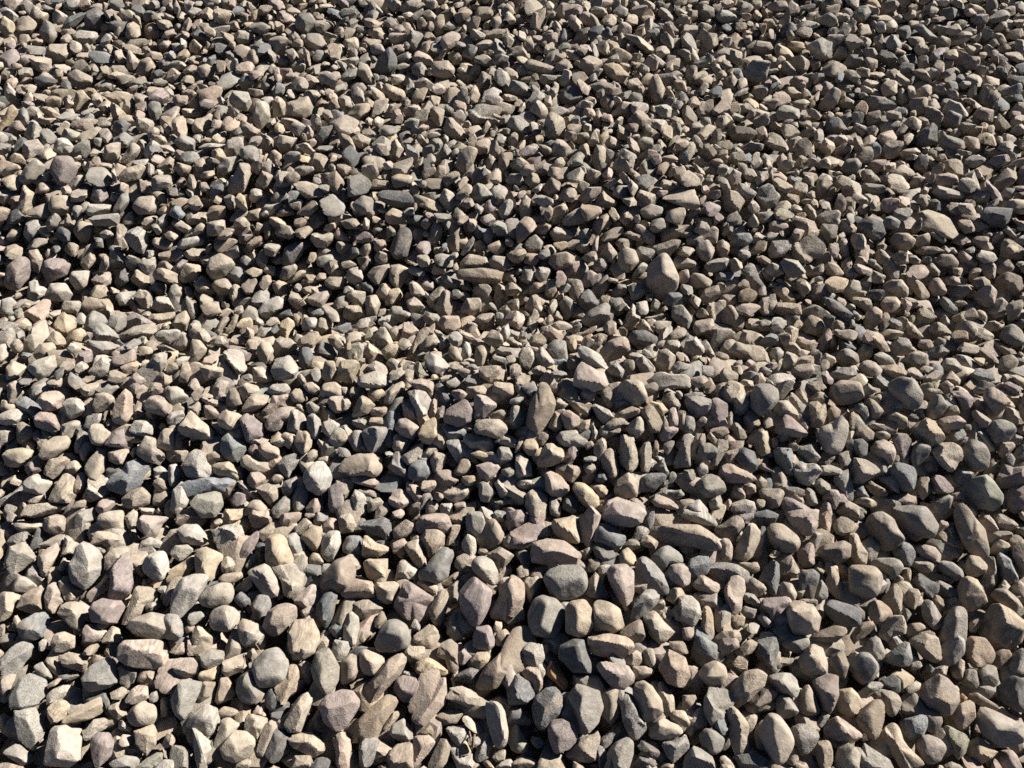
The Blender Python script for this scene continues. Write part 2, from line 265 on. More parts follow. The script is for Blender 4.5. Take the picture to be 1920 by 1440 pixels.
# outlines measured on the photograph: "@x,y,scale" opens a block; then colour letter, shape letter (r rounded, m medium, a angular, f flat), corner points | label
OUTLINES = """
@0,1200,1.6667
g m 0,22 12,9 25,0 38,0 40,7 36,17 20,35 8,39 0,38|grey long blunt stone just above the speckled grey flat stone
g f 11,64 22,43 37,36 52,42 54,54 46,71 28,79 11,76|speckled grey flat stone near the lower left corner
t a 0,42 17,36 20,44 15,55 5,65 0,62
w m 53,62 62,54 73,50 88,54 93,60 80,69 66,67 53,74|pale cream long blunt stone just right of the speckled grey flat stone
y a 53,77 62,68 70,67 83,72 82,77 66,92 58,94 54,86|yellowish-tan angular stone just above the big pale cream blocky stone
t a 64,93 92,74 112,64 118,73 116,83 94,91 72,94|tan long angular stone just above and right of the big pale cream blocky stone
w a 16,80 40,76 44,85 53,98 48,110 36,128 20,112 15,95|pale cream angular stone just below the speckled grey flat stone
w a 61,97 74,95 85,101 92,110 90,134 76,143 50,143 48,126 53,106|big pale cream blocky stone in the lower left corner
p a 101,112 110,104 122,103 127,112 134,118 127,130 115,144 108,143 103,130|dusky mauve six-sided stone near the lower left corner
w m 94,114 95,104 106,89 114,87 125,92 118,100 110,104 100,113
g a 91,43 101,30 121,16 131,20 134,47 122,54 100,59 94,53|grey angular stone below and left of the long pinkish-tan loaf-shaped stone
k m 133,20 134,8 141,1 180,0 183,4 182,13 191,16 188,29 183,33 150,30 134,27|long pinkish-tan loaf-shaped stone with squared ends
t a 65,19 78,14 95,18 101,30 93,36 72,29
g a 133,28 159,31 150,48 141,52 137,47
b r 159,32 178,33 172,46 165,50 155,46
k m 141,68 148,56 156,50 166,53 168,66 150,72 140,72
t r 143,85 150,75 162,68 174,74 179,88 170,97 156,98 146,93|tan rounded stone just left of the grey triangular slab
t m 120,78 130,67 147,68 141,77 144,90 131,89
t a 151,103 172,95 178,98 175,118 164,130 154,117|tan angular stone just right of the dusky mauve six-sided stone
g m 125,144 124,138 140,130 155,132 158,136 150,146
l a 153,146 160,136 183,123 185,128 180,146
t m 51,22 58,17 66,27 72,40 64,41 56,33
t a 0,84 7,82 12,88 8,97 0,104
g r 3,127 20,116 36,128 36,138 25,141
d a 63,41 80,38 93,33 90,41 75,46
g r 38,30 48,25 56,32 60,43 45,45
t m 181,67 190,60 192,70 189,85 181,86
@320,1200,1.6667
k a 20,0 50,-4 47,6 35,12 19,21
g a 30,17 45,10 63,14 62,23 43,34 30,27|grey angular stone just above and right of the grey triangular slab
k m 1,30 20,20 35,22 32,37 17,43 5,37|pinkish blunt stone just above the grey triangular slab
y r 31,40 36,34 56,29 53,42 40,48 33,45
g a 8,44 36,47 33,58 20,86 14,92 5,90 0,66 4,50|grey triangular slab tapering downward in the lower left
b a 36,47 52,48 50,64 33,71 29,70
w a 15,97 30,74 42,72 53,76 55,92 49,110 42,110 30,101|chalky white lumpy stone in the lower left
w a 25,99 32,102 44,114 49,123 42,135 40,146 29,146 26,120|pale greenish-white pointed sliver beneath the chalky white lumpy stone
t m 59,24 85,15 88,33 72,38 63,42 58,40|tan blunt stone just left of the large brownish-grey rounded stone
t m 50,67 56,44 65,41 69,52 73,60 68,66 53,72
g r 74,55 77,42 90,33 100,42 103,56 98,70 86,72 77,65|grey rounded stone just below and left of the large brownish-grey rounded stone
g r 91,28 105,12 120,8 129,16 133,27 131,42 118,51 99,53 94,42|large brownish-grey rounded stone overlapping its darker neighbour in the lower left
t a 117,54 130,40 133,28 143,25 144,47 131,70 121,64|tan long angular stone just below and right of the large brownish-grey rounded stone
g r 158,32 165,10 172,6 179,10 190,30 189,45 180,60 173,62 162,48|smooth pale grey egg-shaped stone standing on end
t r 53,81 60,75 76,78 76,83 64,88 55,86
k a 92,83 99,73 103,80 109,85 100,87
t a 83,98 85,85 92,84 110,88 108,95 98,112 95,110 83,103|tan chunky angular stone just above and right of the coarse sandy flat stone
t m 48,118 56,96 58,89 64,87 78,95 70,107 58,122 50,122|tan long blunt stone just above and left of the coarse sandy flat stone
t m 52,126 59,115 72,102 95,103 95,118 88,131 72,138 56,133|coarse sandy flat stone near the lower left edge
b r 97,124 104,100 113,90 122,97 112,120 105,131 99,130|brown long rounded stone just right of the coarse sandy flat stone
d a 106,132 116,102 122,101 136,105 134,115 120,138 112,139|dark grey long angular stone just right of the coarse sandy flat stone
t a 128,96 136,75 142,65 156,58 160,68 152,95 148,104 130,103|tan long angular stone just left of the big dark purple rounded stone
t a 132,112 140,105 162,104 172,118 172,128 160,132 135,120|tan angular stone just below and left of the big dark purple rounded stone
d r 107,65 112,54 118,56 128,70 137,70 130,80 116,80 108,75
d r 113,82 126,80 130,88 122,95 114,90
t m 135,146 138,131 160,130 161,146
y r 181,112 194,103 202,110 203,130 195,136 186,127
g r 0,125 2,119 14,120 22,130 23,146 -2,146|grey rounded stone just left of the pale greenish-white pointed sliver
p m 166,74 175,62 192,56 205,58 212,68 210,85 200,98 186,102 174,92|big dark purple rounded stone near the bottom left
t a 130,-2 166,-4 162,14 152,22 138,22|tan angular stone just above and left of the smooth pale grey egg-shaped stone
t m 72,140 86,132 95,135 92,146 73,146
b r 76,102 84,104 90,112 78,120
b m 157,92 168,75 176,95 172,103 160,102
@640,1200,1.6667
w m -8,0 10,0 10,8 5,20 -5,24 -10,12
b r 0,25 10,16 20,18 24,35 13,45 0,50|brown rounded stone just right of the smooth pale grey egg-shaped stone
t r 21,15 26,10 45,18 49,22 45,32 36,40 25,37 21,28|tan round stone just above and left of the long flat brown stone
b a 31,50 55,18 68,15 75,22 65,40 50,55 46,60 33,71|long flat brown stone with a broken edge near the bottom
b m 31,55 46,60 38,71 33,70
t r 70,15 78,5 90,7 94,14 88,22 78,25 73,20
y r 79,32 85,25 98,20 108,25 123,38 100,43 90,40|yellowish-tan rounded stone just above and right of the dark plum rounded stone
b m 107,15 112,6 122,3 130,8 131,33 126,36 120,32 117,22 108,18
k a 131,16 138,10 148,18 140,26 132,31
y m 145,23 152,14 165,14 170,20 167,28 155,35 147,28
b r 154,45 163,30 180,14 186,6 195,5 200,30 190,40 172,55 158,52|long sandy brown bar-shaped stone on a slant near the bottom
d a 129,40 145,30 156,35 155,45 147,51 130,45
p r 59,52 63,43 70,40 86,44 90,55 85,64 81,71 68,68 60,58|dark plum rounded stone beside the pale pink one
k a 80,88 84,70 93,50 100,45 118,42 123,52 116,72 94,96 85,95|large pale pink elongated stone near the bottom
t m 120,66 122,54 135,52 150,58 154,64 160,64 155,76 145,77|tan long blunt stone just above and left of the bright pale blue-grey oblong stone
b m 19,105 20,90 30,78 50,62 62,62 64,70 58,80 38,108 28,111|long mossy-brown stone lying beside the purple one
t a 45,102 60,79 66,84 60,92 50,103
g m 54,105 58,96 70,89 80,100 81,115 75,117 62,112
b r 106,86 112,82 135,77 137,82 128,94 115,95
w r 162,68 165,66 176,68 184,80 188,105 185,118 176,122 170,112 164,90|bright pale blue-grey oblong stone at the bottom
w a 117,100 120,97 142,95 143,108 133,120 122,112|small cream chunk beside the dry twigs
y r 86,107 100,94 108,96 109,108 104,112 97,106
k m 82,110 86,108 100,107 105,113 104,120 95,130 83,143 80,130|pinkish blunt stone just below the large pale pink elongated stone
b r 52,130 62,118 78,115 81,125 81,146 55,146|brown round stone just below and right of the long mossy-brown stone
g m 20,120 24,110 36,109 43,113 38,133 31,143 22,142 20,133|grey blunt stone just below the long mossy-brown stone
b m 98,140 112,110 116,108 124,118 122,128 116,143 110,146 99,146|brown long blunt stone below the large pale pink elongated stone
w m 124,120 133,122 134,130 147,128 151,146 132,146 126,132
g r 150,132 155,118 165,105 171,118 165,132 155,137
k m -6,110 2,103 10,110 10,130 8,146 -6,146|pinkish long blunt stone just below the big dark purple rounded stone
w m 172,144 182,135 190,133 196,146 172,146
@960,1200,1.6667
k m -14,28 -2,18 4,28 8,55 0,62 -12,45|pinkish long blunt stone just below and right of the long sandy brown bar-shaped stone
w m 9,25 13,8 20,3 34,5 36,20 31,30 25,34 15,28|pale blue-white nugget above the dark granite stone
k m 10,35 15,29 32,30 36,45 34,55 28,60 20,50
t r 34,8 40,4 43,10 38,18 36,15
o m 37,38 45,22 48,28 60,45 61,50 57,54 40,40|orange-brown stone with a bright rusty facet
d a 46,18 55,7 68,0 80,1 84,8 89,30 89,37 68,36 58,25|dark grey angular fan-shaped stone near the bottom
g f 68,42 70,40 88,38 97,40 103,50 101,58 85,54 75,50
k m 87,10 88,-3 105,-8 130,-4 138,5 138,10 130,16 122,18 100,15|pinkish long blunt stone just above the bright pinkish-cream wedge-shaped stone
t m 120,20 138,10 145,15 146,25 140,30 126,25
t r 146,15 150,10 158,10 163,28 158,33 150,28
k m 91,25 94,22 110,25 130,28 138,40 136,48 125,55 113,54 105,45|bright pinkish-cream wedge-shaped stone at the bottom
t m 136,30 150,30 160,34 158,40 145,44 138,44
d a 23,75 25,65 38,55 45,50 53,55 58,70 55,85 42,95 37,101 28,99 25,90|black-and-white speckled granite stone near the bottom
p m 40,100 45,91 55,87 70,93 74,112 62,125 54,131 47,125 42,112|mauve rough stone just below the speckled granite
g m 62,60 64,50 75,50 98,58 101,75 98,92 90,106 84,109 78,102 70,80|grey stone with a heart-shaped patch of sun near the bottom
b m 62,128 75,112 96,105 97,115 92,138 75,136 63,132|brown blunt stone below and right of the black-and-white speckled granite stone
t r 101,60 112,54 124,53 127,58 122,70 120,85 112,90 105,85|tan rounded stone just above and left of the dark grey long oval stone
g r 122,70 128,60 134,65 148,95 153,96 140,112 134,110 125,92|dark grey long oval stone leaning under a pale faceted one
t a 133,55 140,48 148,46 158,52 168,68 170,80 166,87 152,94 148,90 138,68|large tan faceted stone with a lit ridge at the bottom
t m 160,52 168,48 184,68 182,78 175,86 168,85 170,72
y r 178,85 182,80 194,80 200,95 190,100 180,92
t r 154,105 158,95 170,88 185,95 190,102 182,110 170,113 156,110|tan rounded stone just below and right of the dark grey long oval stone
g m 107,130 110,120 120,113 130,109 137,115 137,128 130,146 110,146|grey blunt stone just below the dark grey long oval stone
d a 140,122 147,112 155,118 170,128 169,134 160,134
d a 137,142 144,130 155,132 165,138 160,144 150,146
g a 167,115 180,114 195,108 200,120 190,130 182,138 175,130|grey chunky angular stone below and right of the dark grey long oval stone
g f 98,145 97,125 103,120 106,135 106,143
g f 99,112 110,102 122,97 122,106 110,117 106,120
l m 0,125 -3,115 6,98 13,108 18,118 16,125 8,128
d m -4,95 -2,75 8,74 24,88 22,96 10,96
t r 1,137 8,133 20,133 30,138 31,142 20,145 3,145
b m 165,32 175,10 195,20 200,40 192,55 175,48|brown blunt stone above and left of the grey kite-shaped stone
y r 164,146 172,137 182,140 188,146
t m 35,146 36,140 44,135 49,142 52,146
d m -5,55 5,38 20,48 26,62 14,73 -4,73|dark grey squat stone just above and left of the black-and-white speckled granite stone
@1280,1200,1.6667
s a 12,10 15,-6 25,-4 38,5 38,20 36,22 28,18 16,14|small blue-grey angular chip pointing down
k m 39,12 45,-4 62,-6 63,8 52,15 42,18
t m 60,12 75,-2 85,5 78,14 65,21 61,18
t r 17,38 25,28 37,22 48,30 50,42 45,50 36,54 28,50 20,42|tan round stone just above the grey kite-shaped stone
k a 0,42 3,29 12,30 17,33 10,46 2,44
d m 82,8 86,-2 104,-2 108,8 103,30 108,35 101,37 92,28 84,18|dark grey blunt stone just below the dark mauve rough flat stone
t m 103,20 113,20 125,21 125,27 114,29 105,36
g r 108,2 115,-4 140,-4 142,5 136,13 128,14 118,11
t m 125,28 140,8 148,4 158,10 163,25 163,39 145,43 137,38|tan squat stone just above and left of the dusky purple wedge-shaped stone
d a 164,20 180,10 187,28 182,42 172,42 164,33|dark grey angular stone just above and right of the dusky purple wedge-shaped stone
t m 51,60 55,50 70,34 93,32 96,38 92,52 75,68 62,76 53,70|big two-toned tan and mauve egg-shaped stone at the bottom right
w m 96,40 108,37 120,37 128,45 131,58 127,64 110,60 104,54 96,47|pale cream blunt stone just right of the big two-toned tan and mauve egg-shaped stone
b r 72,72 85,60 90,54 100,54 105,62 98,70 80,82 72,80|brown long rounded stone just above the largest tan rounded stone
g a 105,72 108,62 120,64 131,82 113,90 106,85
b r 130,62 140,48 150,65 154,80 152,83 135,85 131,75|brown rounded stone just below and left of the dusky purple wedge-shaped stone
p m 144,42 148,39 170,40 174,46 175,62 170,75 165,83 157,78 150,60|dusky purple wedge-shaped stone at the bottom right
y a 172,75 176,56 190,54 200,65 198,82 188,86 175,80|yellowish-tan chunky angular stone just below and right of the dusky purple wedge-shaped stone
g a 24,80 25,65 30,53 40,60 50,65 53,72 47,80 46,88 34,98 28,95|grey kite-shaped stone with dark chipped edges
t m 50,84 60,79 72,88 75,96 73,108 75,120 68,130 60,130 54,115 53,95|tan upright block with a lit top ridge at the bottom right
g r 18,108 25,100 38,102 47,112 43,124 34,130 22,120|grey rounded stone just below the grey kite-shaped stone
t r 86,100 92,88 97,82 108,84 120,100 125,112 124,122 115,138 105,140 95,125 87,110|largest tan rounded stone at the bottom right edge
g r 120,100 130,95 142,95 154,106 150,118 140,128 132,130 126,115|grey rounded stone just right of the largest tan rounded stone
t m 115,138 124,125 128,118 130,135 125,141
k a 154,104 168,85 172,84 195,100 203,108 190,116 160,110|pinkish angular stone just left of the brown teardrop-shaped stone
g m 147,98 158,82 166,85 155,102
t r -2,82 10,85 20,75 25,85 26,97 15,100 10,108 0,100|tan round stone just below and left of the grey kite-shaped stone
b m 0,62 16,62 15,72 10,80 0,78
g m 5,125 10,118 20,122 37,135 36,146 0,146|grey blunt stone below the grey kite-shaped stone
d f 57,130 80,125 96,135 98,146 65,146|dark grey long flat stone just below and left of the largest tan rounded stone
b m 150,115 165,113 170,130 165,146 155,146 150,130|brown blunt stone right of the largest tan rounded stone
t m 175,118 190,115 200,128 198,146 170,146|tan squat stone just below and left of the brown teardrop-shaped stone
w r -4,128 -2,110 4,106 5,120 2,128
t r 41,133 47,130 58,140 60,146 46,146
@1600,1200,1.6667
g r 10,15 18,0 28,-4 34,10 35,18 28,24 15,16
g r 0,42 -3,25 8,14 18,15 28,28 28,35 22,45 12,50 3,48|grey round stone just above and right of the dusky purple wedge-shaped stone
g r 36,18 52,5 62,0 66,20 65,28 55,30 42,27|grey round stone above and left of the large dark brown pentagonal stone
t a 60,0 80,-8 95,-2 98,10 99,25 92,25 78,20 70,10|tan angular stone just below and left of the tall slate-grey tombstone-shaped stone
g r 98,8 112,-6 125,0 124,18 112,28 96,30 88,28 98,25|grey rounded stone just below the tall slate-grey tombstone-shaped stone
b r 124,10 130,-4 146,-2 153,15 152,25 142,31 130,29|brown smooth rounded stone near the right edge at the bottom
g r 172,28 180,15 192,8 200,20 198,42 180,38|grey round stone just below and right of the very large dark brown rounded slab
b r 156,15 165,11 180,13 172,28 168,34 157,28
t m 110,32 118,20 125,22 125,40 122,44 111,42
g r 121,48 128,32 138,35 141,50 137,55 122,50
g m 140,35 150,28 160,30 163,45 160,52 149,56 144,48
b m 71,60 80,48 95,38 107,45 117,58 118,70 110,83 98,83 80,75 72,65|large dark brown pentagonal stone at the bottom right
o a 118,62 122,60 129,66 125,70 118,72
k m 110,85 115,75 130,68 136,72 137,88 128,101 120,101 112,95|pinkish blunt stone just below and right of the large dark brown pentagonal stone
t a 136,80 138,75 148,75 185,93 200,98 190,115 165,124 150,115 140,95|large tan fan-shaped slab in the bottom right corner
b r 52,72 56,64 68,58 82,78 96,82 98,92 92,100 82,104 80,90 60,88|brown long rounded stone just above and right of the small smooth blue-grey stone
s r 52,95 55,90 78,84 83,87 82,102 78,108 65,112 58,108|small smooth blue-grey stone in the bottom right
t r 16,62 22,56 40,57 50,62 53,70 48,82 42,86 34,78 33,70|tan rounded stone just above and right of the brown teardrop-shaped stone
b r 2,88 10,78 22,68 30,66 35,72 34,90 28,108 20,114 12,105|brown teardrop-shaped stone in the bottom right
t r 31,110 35,100 45,93 52,98 55,112 65,125 82,140 70,146 55,146 45,130 35,120|long tan bone-shaped stone in the bottom right
k r 71,118 75,108 85,107 98,112 105,122 98,135 88,140 78,135|pinkish rounded stone just below and right of the small smooth blue-grey stone
l a 100,100 108,95 118,102 125,103 131,113 125,130 118,135 110,125 104,112|olive-grey angular stone just left of the large tan fan-shaped slab
y m 126,132 130,115 140,108 150,115 162,126 155,133 145,138 132,136|yellowish-tan squat stone just below and left of the large tan fan-shaped slab
k r 162,136 165,125 178,124 188,135 190,146 170,146
g f -4,120 10,122 12,116 25,125 40,135 48,146 -4,146|grey long flat stone just left of the long tan bone-shaped stone
d r 30,46 45,40 52,45 52,58 48,62 35,58
g r 5,60 20,47 30,50 28,55 15,65 8,70
d r 160,55 180,40 200,50 200,82 185,80 168,70|dark grey rounded stone just above and right of the large tan fan-shaped slab
b r 128,62 140,60 158,72 158,78 145,74 132,68
t m -4,60 2,60 8,78 3,85 -4,88
w r 102,140 110,137 125,143 125,147 102,147
@0,960,1.6667
t f -4,18 8,11 14,13 6,22 8,35 0,44 -4,40
t r 15,12 25,10 40,13 48,11 49,15 38,22 25,23 18,18
k a 48,22 51,4 62,3 73,5 76,12 73,24 60,25|pinkish square block near the left edge
g a 84,10 86,0 105,-3 107,8 97,14 96,30 92,33 87,30 85,18
t r 109,8 115,0 139,-2 140,18 136,22 120,20 111,14|tan half-round stone at the left
t m 141,5 150,-3 156,2 152,20 145,20
k a 154,12 160,4 190,6 183,14 176,30 165,29 156,20|coarse pinkish fan-shaped stone at the left
g a 5,55 9,36 26,29 32,38 40,50 36,56 17,67 16,73 6,65|large grey faceted block near the left edge
k a 42,47 62,37 66,45 60,58 50,74 45,70 42,58|salmon-pink pointed stone beside the grey faceted block
t a 46,36 65,26 73,25 72,38 65,40 50,40
t m 73,25 80,30 87,38 83,46 75,47 68,50 72,40
g m 27,70 38,60 42,62 46,72 52,76 52,83 45,83 30,76
w a 85,40 90,35 100,36 110,43 118,55 118,64 110,75 102,83 95,88 82,80 77,70 77,60 82,52|big milky white quartz stone at the left
t m 103,33 109,22 135,23 141,30 132,38 125,42 114,36 104,37|tan long blunt stone just below the tan half-round stone
t m 106,38 114,36 122,43 115,47 108,43
t m 118,50 128,40 138,37 150,41 144,50 142,54 125,64 118,66|tan blunt stone just above the smooth lilac-grey egg-shaped stone
p r 120,95 124,85 124,66 130,57 140,56 148,65 150,80 145,95 133,99|smooth lilac-grey egg-shaped stone right of the milky quartz
t r 98,95 100,90 115,78 120,69 125,75 122,86 110,98 104,101
w a 158,40 160,32 167,28 178,32 186,36 185,42 175,40 176,46 158,46
t r 143,55 150,48 169,46 163,54 158,65 167,74 155,68
w r 160,60 165,50 175,45 185,44 190,55 190,70 183,80 175,78 162,68|rough white pitted stone at the left
t r 65,62 72,50 75,55 82,56 76,65 68,67
t m 65,80 76,70 78,76 92,86 95,90 80,100 74,100
k m 50,95 54,82 62,79 68,88 72,100 65,105 60,115 52,110
b a 19,108 24,95 33,88 45,84 51,86 49,95 50,112 40,115|brown chunky angular stone just below the salmon-pink pointed stone
t m 65,115 70,105 82,99 90,102 97,112 95,130 90,136 80,130 72,120|tan broad leaf-shaped stone in the lower left
p a 100,110 105,102 115,97 140,100 144,108 140,118 135,125 120,127 104,123|purplish rectangular block at the left
t m 145,105 150,90 155,81 170,85 180,94 165,105 158,117 145,125 138,130 139,118|tan long blunt stone just above and left of the long grey bar-shaped stone
g m 142,130 148,120 170,113 185,116 194,118 200,128 195,140 180,143 155,140 145,137|long grey bar-shaped stone in the lower left
s m 19,130 24,122 40,116 50,118 57,125 52,140 42,144 25,142|blue-grey blunt stone just left of the tan broad leaf-shaped stone
k m 93,135 98,125 112,130 120,134 115,142 105,147 94,147
t m 115,142 126,128 134,132 138,147 114,147
t m -2,90 15,90 24,95 20,106 10,120 -2,124|tan blunt stone just below the large grey faceted block
g r 14,85 20,72 30,74 42,84 30,92 15,90
t a 57,146 60,138 72,135 84,140 86,150 84,157 60,157|tan angular stone just below the tan broad leaf-shaped stone
d r 34,38 42,17 50,18 50,26 46,36 45,42 38,44
t m 0,127 6,126 5,138 0,140
@320,960,1.6667
t m 6,10 10,-3 36,0 39,8 36,15 25,15 12,15 7,18|tan blunt stone just above the cream oval slab
w m 6,20 15,14 30,14 40,25 42,35 38,38 12,36 8,28|cream oval slab in the left half
y m 60,8 60,-3 82,-3 82,4 75,10 65,14|peach-coloured rounded stone above the cream wedge
k m 86,3 90,-4 108,-2 118,7 115,14 105,15 95,14
k m 123,10 126,2 147,0 148,6 138,14 132,20 125,15
w a 49,20 60,15 80,13 83,25 82,30 74,45 70,47 62,40 56,30|cream wedge-shaped stone with a flat top in the left half
t r 137,22 150,7 158,12 158,18 145,26
g m 161,10 165,0 177,2 176,10 170,15 162,15
k r 170,16 178,7 186,8 190,20 180,24 174,22
b m 100,22 112,14 122,22 120,25 107,30 104,35 100,30
p m 75,50 82,35 95,22 99,24 98,33 93,42 85,52 78,57|slim pink pointed stone in the left half
y r 107,55 107,30 112,27 122,24 130,30 135,45 139,55 138,62 128,62 120,66 113,62|tall golden-tan bowling-pin stone in the left half
g m 128,26 140,24 150,35 151,42 147,50 140,51 135,45
t r 146,28 160,16 170,18 171,35 168,44 160,43 152,35
w m 170,35 175,22 180,20 190,22 191,35 187,45 182,55 176,56 169,48|pale grey-blue oblong stone left of centre at the bottom
w a 0,45 5,38 18,37 26,43 20,48 10,56 3,52
y m 0,65 15,56 27,45 27,60 18,72 5,78 -5,80
y a 27,50 30,43 39,39 55,47 58,50 53,65 43,82 40,72 27,70 28,58|olive-yellow block with a lit yellow edge
t m 56,60 60,53 65,49 72,54 76,58 70,66 60,69 56,65
t r 53,77 60,70 80,67 82,72 70,80 55,80
w r 0,110 2,92 12,75 25,71 40,72 42,77 38,85 30,100 22,108 10,117|large bright cream oval stone in the left half
t r 32,97 40,87 55,80 68,80 71,88 70,102 60,106 48,108 35,105|smooth tan almond-shaped stone beside the bright cream oval
w a 83,67 106,58 112,62 118,72 124,85 120,95 106,98 100,88 92,78|white and grey diamond-shaped stone with half in shadow
t a 120,70 122,57 128,65 137,62 150,70 150,80 145,90 130,100 127,90 125,80|sandy arrowhead-shaped stone in the left half
d m 137,60 150,60 169,61 170,72 167,84 160,85 150,80 150,68
b r 169,85 172,70 185,55 200,50 208,65 205,85 195,92 180,90|large rounded brown stone in front of the grey-blue oblong
k m 140,97 155,83 162,80 166,92 168,94 160,106 150,107 140,102
d a 164,105 172,93 178,87 189,93 186,100 183,115 178,128 172,129 164,118|dark slate-blue chunk with one lit face
k r 147,112 152,107 160,107 164,113 160,118 150,120
t r 44,118 48,110 60,105 72,108 78,115 77,125 65,135 50,133 45,128|round tan stone with a chipped front in the lower left
g r 91,105 98,94 110,95 113,105 108,115 102,126 95,120
k m 104,128 110,112 120,105 132,102 142,105 142,118 135,130 118,140 108,136|large pinkish-brown pyramid-shaped stone in the left half
t a 129,138 140,122 160,120 168,135 168,146 160,160 145,164 132,158|tan chunky angular stone just below and right of the large pinkish-brown pyramid-shaped stone
w m 75,130 80,120 90,122 105,130 107,138 100,150 85,152 78,146|pale cream squat stone just below and left of the large pinkish-brown pyramid-shaped stone
g r -8,120 -4,115 8,116 13,125 14,138 8,144 -6,142|grey rounded stone just right of the long grey bar-shaped stone
k r 16,130 22,126 27,128 25,134 18,137
y m 24,140 28,128 35,130 45,138 50,142 40,158 25,158|yellowish-tan squat stone just below the smooth tan almond-shaped stone
d m 72,95 80,90 90,97 90,105 80,108 72,100
l m 84,60 92,48 97,45 97,53 88,64
s m 178,132 188,122 200,122 200,138 188,143
k r 150,3 155,0 162,0 162,5 156,8
d m 95,40 100,34 106,36 106,45 98,45
t r 157,50 160,46 168,48 172,58 160,59 156,58
@640,960,1.6667
t m -3,20 -5,6 10,2 17,15 12,22 2,24
d a 18,15 30,10 52,5 56,12 57,28 52,34 45,28 30,22|black and white speckled angular stone left of centre
k m 58,20 72,9 82,14 84,19 72,28 60,30|small salmon-pink block beside the speckled angular stone
k r 84,15 90,5 105,2 118,3 125,18 120,25 108,20 95,22 88,25|pinkish rounded stone just above and right of the pale tan thumb-shaped stone
b r 88,28 95,20 108,19 116,26 117,36 108,45 98,52 94,40|brown round stone just above and right of the pale tan thumb-shaped stone
g r 140,10 142,0 158,0 163,15 160,25 150,29 142,22|grey rounded stone just above and left of the golden-brown rounded stone
b r 152,30 162,18 165,10 172,8 182,22 182,32 170,42 160,37|golden-brown rounded stone in the middle bottom
g r 183,32 190,23 200,25 200,40 188,42 183,38
y a 24,28 26,25 40,35 55,40 56,43 42,50 24,51|yellow crescent-shaped chip left of centre
s r 2,38 8,28 22,27 24,48 12,50 3,45
k m 57,45 58,35 70,30 73,36 68,44 58,47
t m 70,38 85,29 90,35 95,55 95,63 88,65 80,55|pale tan thumb-shaped stone left of centre at the bottom
g m 87,72 95,60 110,43 116,39 128,45 122,60 120,72 108,81 92,76|dark mauve-grey bottle-shaped stone in the middle bottom
w r 136,35 142,25 150,30 152,40 150,48 145,51 137,42
w r 146,60 150,52 160,50 170,55 176,67 175,80 170,83 160,77 150,68|bright white-grey oval stone with a rim line
t r 128,60 130,52 140,47 152,50 148,55 146,62 150,70 135,68
t m 164,48 180,39 194,48 186,58 178,68 172,55
t a 22,57 32,53 52,53 52,62 49,76 30,76|tan angular stone just above and right of the pinkish-white blocky stone
t m 5,50 15,51 21,60 12,67 5,68
t a 62,75 64,58 70,52 86,69 82,74 70,76
k m 0,95 5,80 15,75 38,80 38,95 30,99 20,97 5,97|pinkish-white blocky stone left of centre at the bottom
t a 38,85 40,80 64,78 67,90 60,102 48,104 41,98|tan chunky angular stone just left of the large mauve star-shaped flat stone
p a 58,103 68,85 66,80 76,76 82,80 95,88 106,97 96,106 94,118 84,126 68,118 62,110|large mauve star-shaped flat stone in the middle bottom
y a 86,80 94,77 107,82 110,92 105,94 95,87
t r 98,110 105,98 112,87 118,86 121,95 120,105 113,125 108,129 102,122|slim tan oval stone standing upright beside the mauve star stone
p r 132,95 135,85 143,76 150,74 162,82 170,90 168,102 160,120 152,130 147,128 135,110|large smooth mauve-grey teardrop stone in the middle bottom
b m 13,103 25,99 33,100 46,107 42,114 25,122 18,120
w m 2,145 3,128 10,111 19,120 20,130 16,148 5,150|pale cream long blunt stone just below and right of the dark slate-blue chunk
g r 36,146 40,135 52,122 62,121 73,127 78,142 74,152 60,157 42,155|big round grey-brown dome-shaped stone left of centre at the bottom
t m 80,140 92,132 100,126 108,132 108,140 100,150 84,150
t a 118,135 122,112 127,110 137,135 138,140 125,142
p m 148,140 152,130 165,127 173,135 172,150 165,157 148,153|mauve squat stone just above and left of the long sandy brown bar-shaped stone
k m 167,112 178,95 177,80 184,70 194,70 205,85 206,98 200,112 190,121 170,118|big sandy-pink boulder-shaped stone in the middle bottom
g r 118,88 130,78 138,78 132,90 130,100 124,103
b m 112,80 130,67 136,70 122,80
g m 168,5 172,-2 186,0 187,8 180,13 172,10
b m 120,5 138,0 140,10 132,15 124,12
t f 117,38 125,15 134,16 132,25 122,38
t r 20,130 30,126 30,146 18,146
b r 175,136 185,132 192,142 188,152 175,150
@960,960,1.6667
p m -5,22 -5,0 12,-3 17,5 15,12 5,18
k m 18,12 20,0 35,-6 40,0 35,13 22,18
p a -2,22 18,18 27,20 30,32 13,42 -2,41|mauve angular stone just right of the golden-brown rounded stone
t a 43,15 48,8 70,5 73,15 77,30 74,35 66,35 50,28|tan tetrahedral stone in the middle bottom
k m 77,20 79,5 90,-8 102,-2 98,18 90,32 85,37 79,32|long pinkish-brown upright stone in the middle bottom
k a 103,8 103,-2 115,-12 140,-12 150,0 145,12 135,17 115,15|pinkish angular stone just above and right of the smooth dark blue-grey pebble
s r 90,30 98,14 105,13 115,18 128,28 124,38 110,40 95,35|smooth dark blue-grey pebble in the middle bottom
d m 148,12 155,0 160,-4 160,10 157,20 150,18
k a 20,55 24,35 38,29 58,33 75,45 82,52 80,60 76,61 55,61 22,57|big salmon-pink wedge-shaped slab in the middle bottom
g r 36,72 40,66 55,60 75,60 83,68 85,82 82,92 70,97 55,98 43,94 36,82|large smooth grey-green rounded boulder stone in the middle bottom
d a 91,40 99,31 108,38 118,50 108,58 98,58
y r 121,50 124,44 130,42 138,50 140,60 122,60
